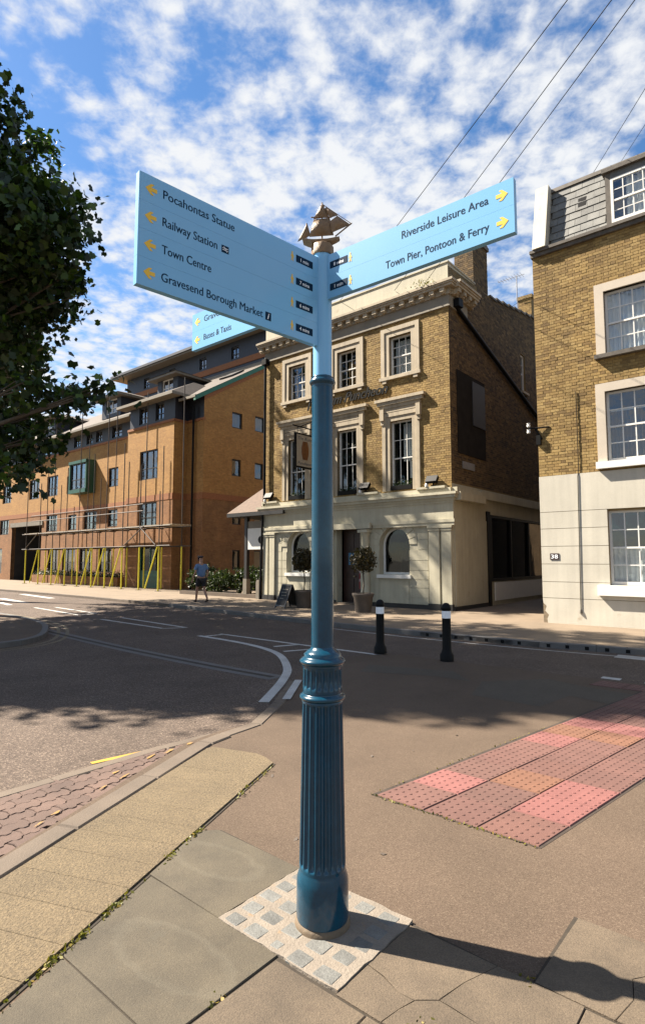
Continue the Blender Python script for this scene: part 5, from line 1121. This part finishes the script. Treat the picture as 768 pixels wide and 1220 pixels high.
def panel(angle, L, z0, rows, items, label, off=.047, rd=None):
    d = Vector((math.cos(angle), math.sin(angle), 0)); outward = rd is None
    # reading direction as the camera sees it
    if d.x < 0: O_ = d*L; r_ = -d
    else: O_ = d*.03; r_ = d
    n = Vector((r_.y, -r_.x, 0)); LL = L-.03
    fn = lambda s, z, q: tuple(O_+r_*s+n*q+Vector((0, 0, z)))
    h = RH*rows; mb = MB()
    mb.box(.004, LL-.004, -.010, .010, z0+.003, z0+h-.003, lambda s, q, z: fn(s, z, q)); pn_ = mb.build('sign_panel', seam_m, fp, label)
    for r0 in range(rows):
        mb = MB(); a, b = z0+RH*r0, z0+RH*(r0+1)-.0005
        mb.box(0, LL, -.0135, .0135, a, b, lambda s, q, z: fn(s, z, q)); mb.build('slat', sky_m, pn_)
    F = .0137
    for it in items:
        k = it[0]
        if k == 'text': put_text('lettering', pn_, lambda s, z, q, it=it: fn(it[2]+s, it[3]+z, F+q), it[1], ink_m, it[4], .036, 0, .0003, 0.0); put_text('lettering_weight', pn_, lambda s, z, q, it=it: fn(it[2]+s+.0011, it[3]+z, F+.00012+q), it[1], ink_m, it[4], .036, 0, .0003, 0.0)
        if k == 'arrow':
            s0, zc_, sg = it[1:4]; q = .024; mb = MB()
            poly = [(-1, 0), (-.05, .92), (.5, .92), (-.05, .33), (1, .33), (1, -.33), (-.05, -.33), (.5, -.92), (-.05, -.92)]
            if sg < 0: poly = [(-x, y) for x, y in poly]
            mb.prism([(s0+x*q, zc_+y*q) for x, y in poly], F-.001, F+.0008, fn); mb.build('arrow', arrow_m, pn_)
        if k == 'walk':
            s0, zc_ = it[1:3]; mb = MB(); hgt = .048
            pts_ = [(0, 1), (.13, .95), (.16, .85), (.12, .76), (.3, .60), (.42, .40), (.34, .36), (.18, .52), (.16, .38), (.34, 0), (.2, 0), (.02, .30), (-.16, 0), (-.32, .02), (-.12, .40), (-.14, .55), (-.30, .40), (-.38, .46), (-.18, .70), (-.1, .77), (-.14, .88), (-.1, .96)]
            mb.prism([(s0+x*hgt*.5, zc_+(y-.5)*hgt) for x, y in pts_], F-.001, F+.0008, fn); mb.build('walking_symbol', arrow_m, pn_)
        if k == 'mins':
            s0, s1, zc_, tx = it[1:5]; mb = MB(); mb.prism([(s0, zc_-.0175), (s1, zc_-.0175), (s1, zc_+.0175), (s0, zc_+.0175)], F-.001, F+.0006, fn); pl_ = mb.build('minutes_plate', ink_m, pn_)
            wd = .060 if tx.endswith('s') else .050
            put_text('minutes_lettering', pn_, lambda s, z, q, it=it: fn((s0+s1)/2-wd/2+s, zc_-.009+z, F+.0007+q), tx, white_m, wd, .017, 0, .0006, .01)
        if k == 'rail':
            s0, zc_ = it[1:3]; mb = MB(); mb.prism([(s0, zc_-.016), (s0+.036, zc_-.016), (s0+.036, zc_+.016), (s0, zc_+.016)], F-.001, F+.0006, fn); mb.build('station_symbol', ink_m, pn_); mb = MB()
            for z_ in (-.004, .004): mb.prism([(s0+.004, zc_+z_-.0012), (s0+.032, zc_+z_-.0012), (s0+.032, zc_+z_+.0012), (s0+.004, zc_+z_+.0012)], F, F+.0012, fn)
            for x0, x1, za, zb in ((.009, .018, .0105, .004), (.018, .027, -.004, -.0105), (.012, .024, -.004, .004)):
                mb.prism([(s0+x0, zc_+za), (s0+x0+.003, zc_+za), (s0+x1+.003, zc_+zb), (s0+x1, zc_+zb)], F, F+.0013, fn)
            mb.build('station_arrows', white_m, pn_)
        if k == 'info':
            s0, zc_ = it[1:3]; mb = MB(); mb.prism([(s0, zc_-.019), (s0+.032, zc_-.019), (s0+.032, zc_+.019), (s0, zc_+.019)], F-.001, F+.0006, fn); mb.build('information_symbol', ink_m, pn_)
            put_text('information_letter', pn_, lambda s, z, q: fn(s0+.011+s, zc_-.012+z, F+.0007+q), 'i', white_m, None, .026, .25, .0006, .02)
    return pn_
LZ = 2.686; lc = [LZ+RH*(r0+.5) for r0 in (3, 2, 1, 0)]
items = []
for z, tx, wd, mn in zip(lc, ('Pocahontas Statue', 'Railway Station', 'Town Centre', 'Gravesend Borough Market'), (.335, .25, .222, .492), ('1 min', '7 mins', '6 mins', '4 mins')):
    items += [('arrow', .050, z, 1), ('text', tx, .100, z-.014, wd), ('walk', .762, z), ('mins', .786, .892, z-.002, mn)]
items += [('rail', .372, lc[1]), ('info', .607, lc[3])]
panel(3.89, .97, LZ, 4, items, 'four-line panel pointing left')
RZ = 2.922; rc_ = [RZ+RH*1.5, RZ+RH*.5]; items = []
RL = .97
for z, tx, wd, mn in zip(rc_, ('Riverside Leisure Area', 'Town Pier, Pontoon & Ferry'), (.402, .488), ('8 mins', '1 min')):
    e = RL-.03
    items += [('arrow', e-.048, z, -1), ('text', tx, e-.104-wd, z-.014, wd), ('walk', e-.79, z), ('mins', e-.912, e-.805, z-.002, mn)]
panel(5.61, RL, RZ, 2, items, 'two-line panel pointing right')
BZ = 2.915; bc_ = [BZ+RH*1.5, BZ+RH*.5]
panel(2.45, 1.02, BZ, 2, [('arrow', .048, bc_[0], 1), ('arrow', .048, bc_[1], 1), ('text', 'Gravesend', .11, bc_[0]-.014, .24), ('text', 'Buses & Taxis', .11, bc_[1]-.014, .245)], 'two-line panel behind the post')
# ship finial
Z0 = 3.16
mb = MB(); mb.lathe([(.054, 0), (.056, .005), (.056, .05), (.05, .056)], 8, (0, 0, Z0)); fin = mb.build('ship_finial', bronze_m, fp)
SA_ = R(12)            # the hull runs across the view, bow to the right and away
def shp(x, y, z): return (x*math.cos(SA_)*1.12+y*math.sin(SA_)-.002, -x*math.sin(SA_)+y*math.cos(SA_), Z0+z)
mb = MB(); rows = []
for k in range(11):
    t = k/10; x = -.085+.165*t; wd = .034*math.sin(math.pi*min(1, .25+t*.72))**.7+.002; dk = .095+.012*(2*t-1)**2+.028*max(0, .25-t)+.02*max(0, t-.7)-.02; kl = .052+.02*abs(2*t-1)**3
    rows.append([shp(x, -wd, dk), shp(x, -wd*.9, (dk+kl)/2), shp(x, 0, kl), shp(x, wd*.9, (dk+kl)/2), shp(x, wd, dk), shp(x, wd*.7, dk-.006), shp(x, -wd*.7, dk-.006)])
mb.grid(rows, closed_u=True, smooth=False); mb.face(rows[0]); mb.face(rows[-1]); mb.build('hull', bronze_m, fin)
mb = MB(); mb.bar(shp(.0, 0, .07), shp(.0, 0, .285), .004, 6); mb.bar(shp(-.072, 0, .09), shp(-.072, 0, .185), .003, 6); mb.bar(shp(.06, 0, .10), shp(.135, 0, .160), .0035, 6); mb.bar(shp(-.045, -.03, .195), shp(.04, .02, .215), .003, 6); mb.bar(shp(-.008, 0, .265), shp(.01, 0, .268), .006, 6); mb.bar(shp(.0, 0, .278), shp(.132, 0, .158), .0018, 5); mb.bar(shp(.0, 0, .278), shp(-.055, 0, .12), .0018, 5); mb.build('masts', bronze_m, fin)
def sail(P, bulge, name='sail'):
    mb = MB(); n = 6; P = [Vector(p) for p in P]; rows = []
    for i in range(n+1):
        a = P[0].lerp(P[3], i/n); b = P[1].lerp(P[2], i/n); rows.append([shp(*(a.lerp(b, j/n)+Vector((0, -bulge*math.sin(math.pi*i/n)*math.sin(math.pi*j/n)-.004, 0)))) for j in range(n+1)])
    r2 = [[(p[0], p[1]+.004, p[2]) for p in r] for r in rows]
    mb.grid(rows); mb.grid(r2); mb.build(name, bronze_m, fin)
sail([(-.056, -.01, .105), (.052, .01, .112), (.034, .01, .205), (-.036, -.01, .192)], .024); sail([(-.038, -.008, .197), (.030, .008, .21), (.006, 0, .268), (-.006, 0, .268)], .014)
sail([(.044, .0, .120), (.128, .0, .152), (.070, .0, .205), (.036, .0, .18)], .014, 'jib'); sail([(.036, .0, .20), (.072, .0, .208), (.02, 0, .258), (.012, 0, .25)], .008, 'jib'); sail([(-.112, 0, .092), (-.052, 0, .118), (-.068, 0, .182), (-.078, 0, .165)], .012, 'mizzen_sail')

# ------------------------------------------------------------------ overhead wires and their pole
th_ = math.atan(58/680)
def rayp(px, py, t): x = (px-384)/680; y = -(py-610)/680; return Vector((x*t, (math.cos(th_)-y*math.sin(th_))*t, 1.65+(math.sin(th_)+y*math.cos(th_))*t))
def wire(a, b, r_, label, sag=.15):
    mb = MB(); a = Vector(a); b = Vector(b); mb.tube([a.lerp(b, k/24)-Vector((0, 0, sag*4*(k/24)*(1-k/24))) for k in range(25)], r_, 5)
    mb.build('overhead_wire', black_m, None, label, 'wire', 'overhead wires')
def pubpt(u, b, z): p = W(u, b); return Vector((P0.x+p.x, P0.y+p.y, z))
poletop = rayp(945, -300, 5.6)
for k, (u, z, px, lb) in enumerate(((-4.5, 11.5, 900, 'black overhead wire, leftmost of the three above the signs'), (-2.06, 11.15, 950, 'black overhead wire, middle one of the three above the signs'), (-.88, 11.0, 976, 'black overhead wire, rightmost of the three above the signs'))): wire(pubpt(u, -.02, z), rayp(px, -300, 5.6), .008, lb, .02)
wire(rayp(690, 232, 17.5), rayp(976, -300, 5.6)+Vector((.25, 0, -.1)), .007, 'thin overhead wire above the slate mansard, upper one', .02)
wire(rayp(720, 222, 17.3), rayp(976, -300, 5.6)+Vector((.45, 0, -.3)), .006, 'thin overhead wire above the slate mansard, lower one', .02)
wire(pubpt(.02, .02, 8.95), Vector((9.0, 24.5, 13.3)), .008, 'thin wire crossing the shaded side wall of the pub', .1)
tp = thing('telegraph_pole', 'tall brown timber telegraph pole at the right carrying the wires', 'pole', Vector((poletop.x+.55, poletop.y, 0)))
mb = MB(); mb.lathe([(.14, 0), (.12, 4), (.10, poletop.z+.3)], 16); mb.build('shaft', bark_m, tp); mb = MB(); mb.box(-.7, .6, -.05, .05, poletop.z-.35, poletop.z-.22); mb.build('cross_arm', bark_m, tp)

# ------------------------------------------------------------------ trees
def tree(name, label, base, height, limbs, blobs, per, size, star, group='street trees on the island'):
    t = thing(name, label, 'tree', base, 0, group); mb = MB()
    mb.tube([(0, 0, 0), (.05, .03, height*.2), (-.05, .08, height*.4), (.1, 0, height*.62), (.05, .05, height*.82)], [.34, .27, .22, .13, .05], 10); mb.build('trunk', bark_m, t)
    bx = MB(); B_ = Vector(base)
    for c, r_ in limbs:
        e = Vector(c)-B_; s0 = Vector((0, 0, min(max(e.z*.55, 2.6), height*.6))); mid = s0.lerp(e, .5)+Vector((0, 0, .35)); bx.tube([s0, mid, e], [.09, .06, .018], 6)
        for _ in range(3): q = e+Vector((random.uniform(-1, 1)*r_*.7, random.uniform(-1, 1)*r_*.7, random.uniform(-.6, .5)*r_)); bx.tube([mid.lerp(e, random.uniform(.2, .8)), q], [.03, .008], 5)
    bx.build('limbs', bark_m, t)
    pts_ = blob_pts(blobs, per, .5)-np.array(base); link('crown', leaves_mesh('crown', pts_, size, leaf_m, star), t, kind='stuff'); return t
def bl(px, py, rp, Y): k = Y/680; return (((px-384)*k, Y, 1.65+(668-py)*k), (rp*k, rp*k*1.2, rp*k*.85))
vis = [(-34, 100, 36), (-20, 160, 38), (28, 205, 40), (58, 225, 26), (70, 262, 26), (25, 262, 55), (62, 318, 30), (20, 330, 58), (-40, 260, 80), (-20, 375, 40), (5, 415, 30), (18, 452, 32), (60, 482, 26), (92, 468, 13), (110, 461, 9), (52, 520, 26), (5, 520, 46), (18, 565, 26), (-12, 590, 26)]
T1b = [bl(x, y, r_, 12.4+1.1*math.sin(i*2.1)) for i, (x, y, r_) in enumerate(vis)]
T1 = T1b+[((-11.2, 13.0, 9.5), (3.6, 3.6, 3.4)), ((-12.4, 13.6, 13.0), (2.8, 3.2, 2.8)), ((-10.4, 11.4, 7.2), (2.0, 2.0, 1.8)), ((-12.6, 13.6, 16.2), (2.6, 2.6, 2.4)), ((-12.8, 14.6, 18.6), (2.2, 2.4, 1.8))]
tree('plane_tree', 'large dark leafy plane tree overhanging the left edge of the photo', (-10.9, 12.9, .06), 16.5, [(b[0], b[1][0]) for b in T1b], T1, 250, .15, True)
T2 = [((-12.6, 17.6, 10.0), (3.6, 3.8, 3.8)), ((-14.0, 17.8, 14.0), (3.0, 3.2, 3.0)), ((-12.0, 15.6, 7.6), (2.4, 2.2, 2.2)), ((-12.4, 20.0, 8.2), (2.6, 2.6, 2.4)), ((-14.2, 18.2, 17.6), (2.6, 2.8, 2.4)), ((-14.0, 17.2, 20.2), (2.2, 2.4, 1.8))]
tree('plane_tree', 'second leafy plane tree farther along the island, left edge', (-12.6, 17.6, .06), 18, [(b[0], b[1][0]) for b in T2], T2, 48, .26, False)

T3 = [((-13.2, 24.5, 18.6), (2.1, 2.2, 2.4)), ((-12.5, 24.3, 16.2), (1.2, 1.5, 1.5)), ((-15.2, 24.3, 12), (3, 3, 3.2)), ((-15.5, 24.5, 17), (2.4, 2.6, 3))]
tree('plane_tree', 'farthest leafy plane tree behind the other two, left edge', (-15.2, 24.3, .06), 19, [(b[0], b[1][0]) for b in T3], T3, 34, .28, False)

# ------------------------------------------------------------------ person
pr = thing('person', 'person in blue shirt and dark shorts walking away along the far pavement', 'person', Vector((-4.62, 21.9, .078)), R(38))
def skin(name, verts, edges, radii, m_, parent, sub=2):
    me = bpy.data.meshes.new(name); me.from_pydata(verts, edges, []); o = bpy.data.objects.new(name, me); COL.objects.link(o)
    md = o.modifiers.new('s', 'SKIN'); sv = me.skin_vertices[0].data
    for i, r_ in enumerate(radii): sv[i].radius = (r_ if isinstance(r_, tuple) else (r_, r_))
    sv[0].use_root = True; s2 = o.modifiers.new('u', 'SUBSURF'); s2.levels = s2.render_levels = sub
    dg = bpy.context.evaluated_depsgraph_get(); nm_ = bpy.data.meshes.new_from_object(o.evaluated_get(dg)); bpy.data.objects.remove(o); nm_.materials.clear(); nm_.materials.append(m_)
    for p in nm_.polygons: p.use_smooth = True
    return link(name, nm_, parent)
# facing +y (away), left = -x
V = [(0, 0, .92), (0, .01, 1.12), (0, .02, 1.34), (0, .02, 1.45), (0, .03, 1.52), (0, .04, 1.60), (0, .04, 1.68),
     (-.09, 0, .88), (-.10, .14, .50), (-.10, .20, .09), (-.10, .32, .03),
     (.09, 0, .88), (.10, -.06, .48), (.09, -.34, .16), (.09, -.29, .04),
     (-.19, .02, 1.38), (-.25, .0, 1.12), (-.30, .10, .90), (-.30, .12, .83),
     (.19, .02, 1.38), (.25, -.05, 1.12), (.24, .04, .90), (.24, .06, .83)]
E_ = [(0, 1), (1, 2), (2, 3), (3, 4), (4, 5), (5, 6), (0, 7), (7, 8), (8, 9), (9, 10), (0, 11), (11, 12), (12, 13), (13, 14), (2, 15), (15, 16), (16, 17), (17, 18), (2, 19), (19, 20), (20, 21), (21, 22)]
Rr = [(.15, .11), (.14, .10), (.16, .11), .06, .065, .085, .075, .085, .06, .042, .04, .085, .06, .042, .04, .055, .042, .03, .03, .055, .042, .03, .03]
for hx, s_ in ((17, -1), (21, 1)):
    for k, (dx, dy, ln) in enumerate(((.025, .03, .05), (.012, .02, .075), (.0, .015, .08), (-.012, .01, .075), (-.024, .005, .06))):
        b0 = Vector(V[hx+1]); V.append(tuple(b0+Vector((dx*s_, dy, -.03)))); V.append(tuple(b0+Vector((dx*s_*1.3, dy+.02, -.03-ln)))); n = len(V); E_ += [(hx+1, n-2), (n-2, n-1)]; Rr += [.010, .008]
skin('body', V, E_, Rr, skin_m, pr, 1)
skin('shirt', [(0, 0, .90), (0, .01, 1.12), (0, .02, 1.33), (0, .02, 1.43), (-.18, .02, 1.38), (-.245, .01, 1.20), (.18, .02, 1.38), (.245, -.03, 1.20)], [(0, 1), (1, 2), (2, 3), (2, 4), (4, 5), (2, 6), (6, 7)], [(.185, .14), (.175, .135), (.19, .14), .075, .08, .075, .08, .075], shirt_m, pr)
skin('shorts', [(0, 0, .92), (-.09, 0, .84), (-.10, .11, .58), (.09, 0, .84), (.10, -.05, .56)], [(0, 1), (1, 2), (0, 3), (3, 4)], [(.17, .13), .115, .105, .115, .105], short_m, pr)
skin('cap', [(0, .03, 1.665), (0, .035, 1.70), (0, .16, 1.66)], [(0, 1), (0, 2)], [.098, .075, (.05, .012)], hair_m, pr)
for x, y, z, tl in ((-.10, .24, .045, 0), (.09, -.33, .085, .5)):
    skin('shoe', [(x, y-.06, z+.0), (x, y+.05, z-.005-tl*.05), (x, y+.14, z-.012-tl*.09)], [(0, 1), (1, 2)], [(.042, .05), (.045, .042), (.04, .028)], black_m, pr, 1)
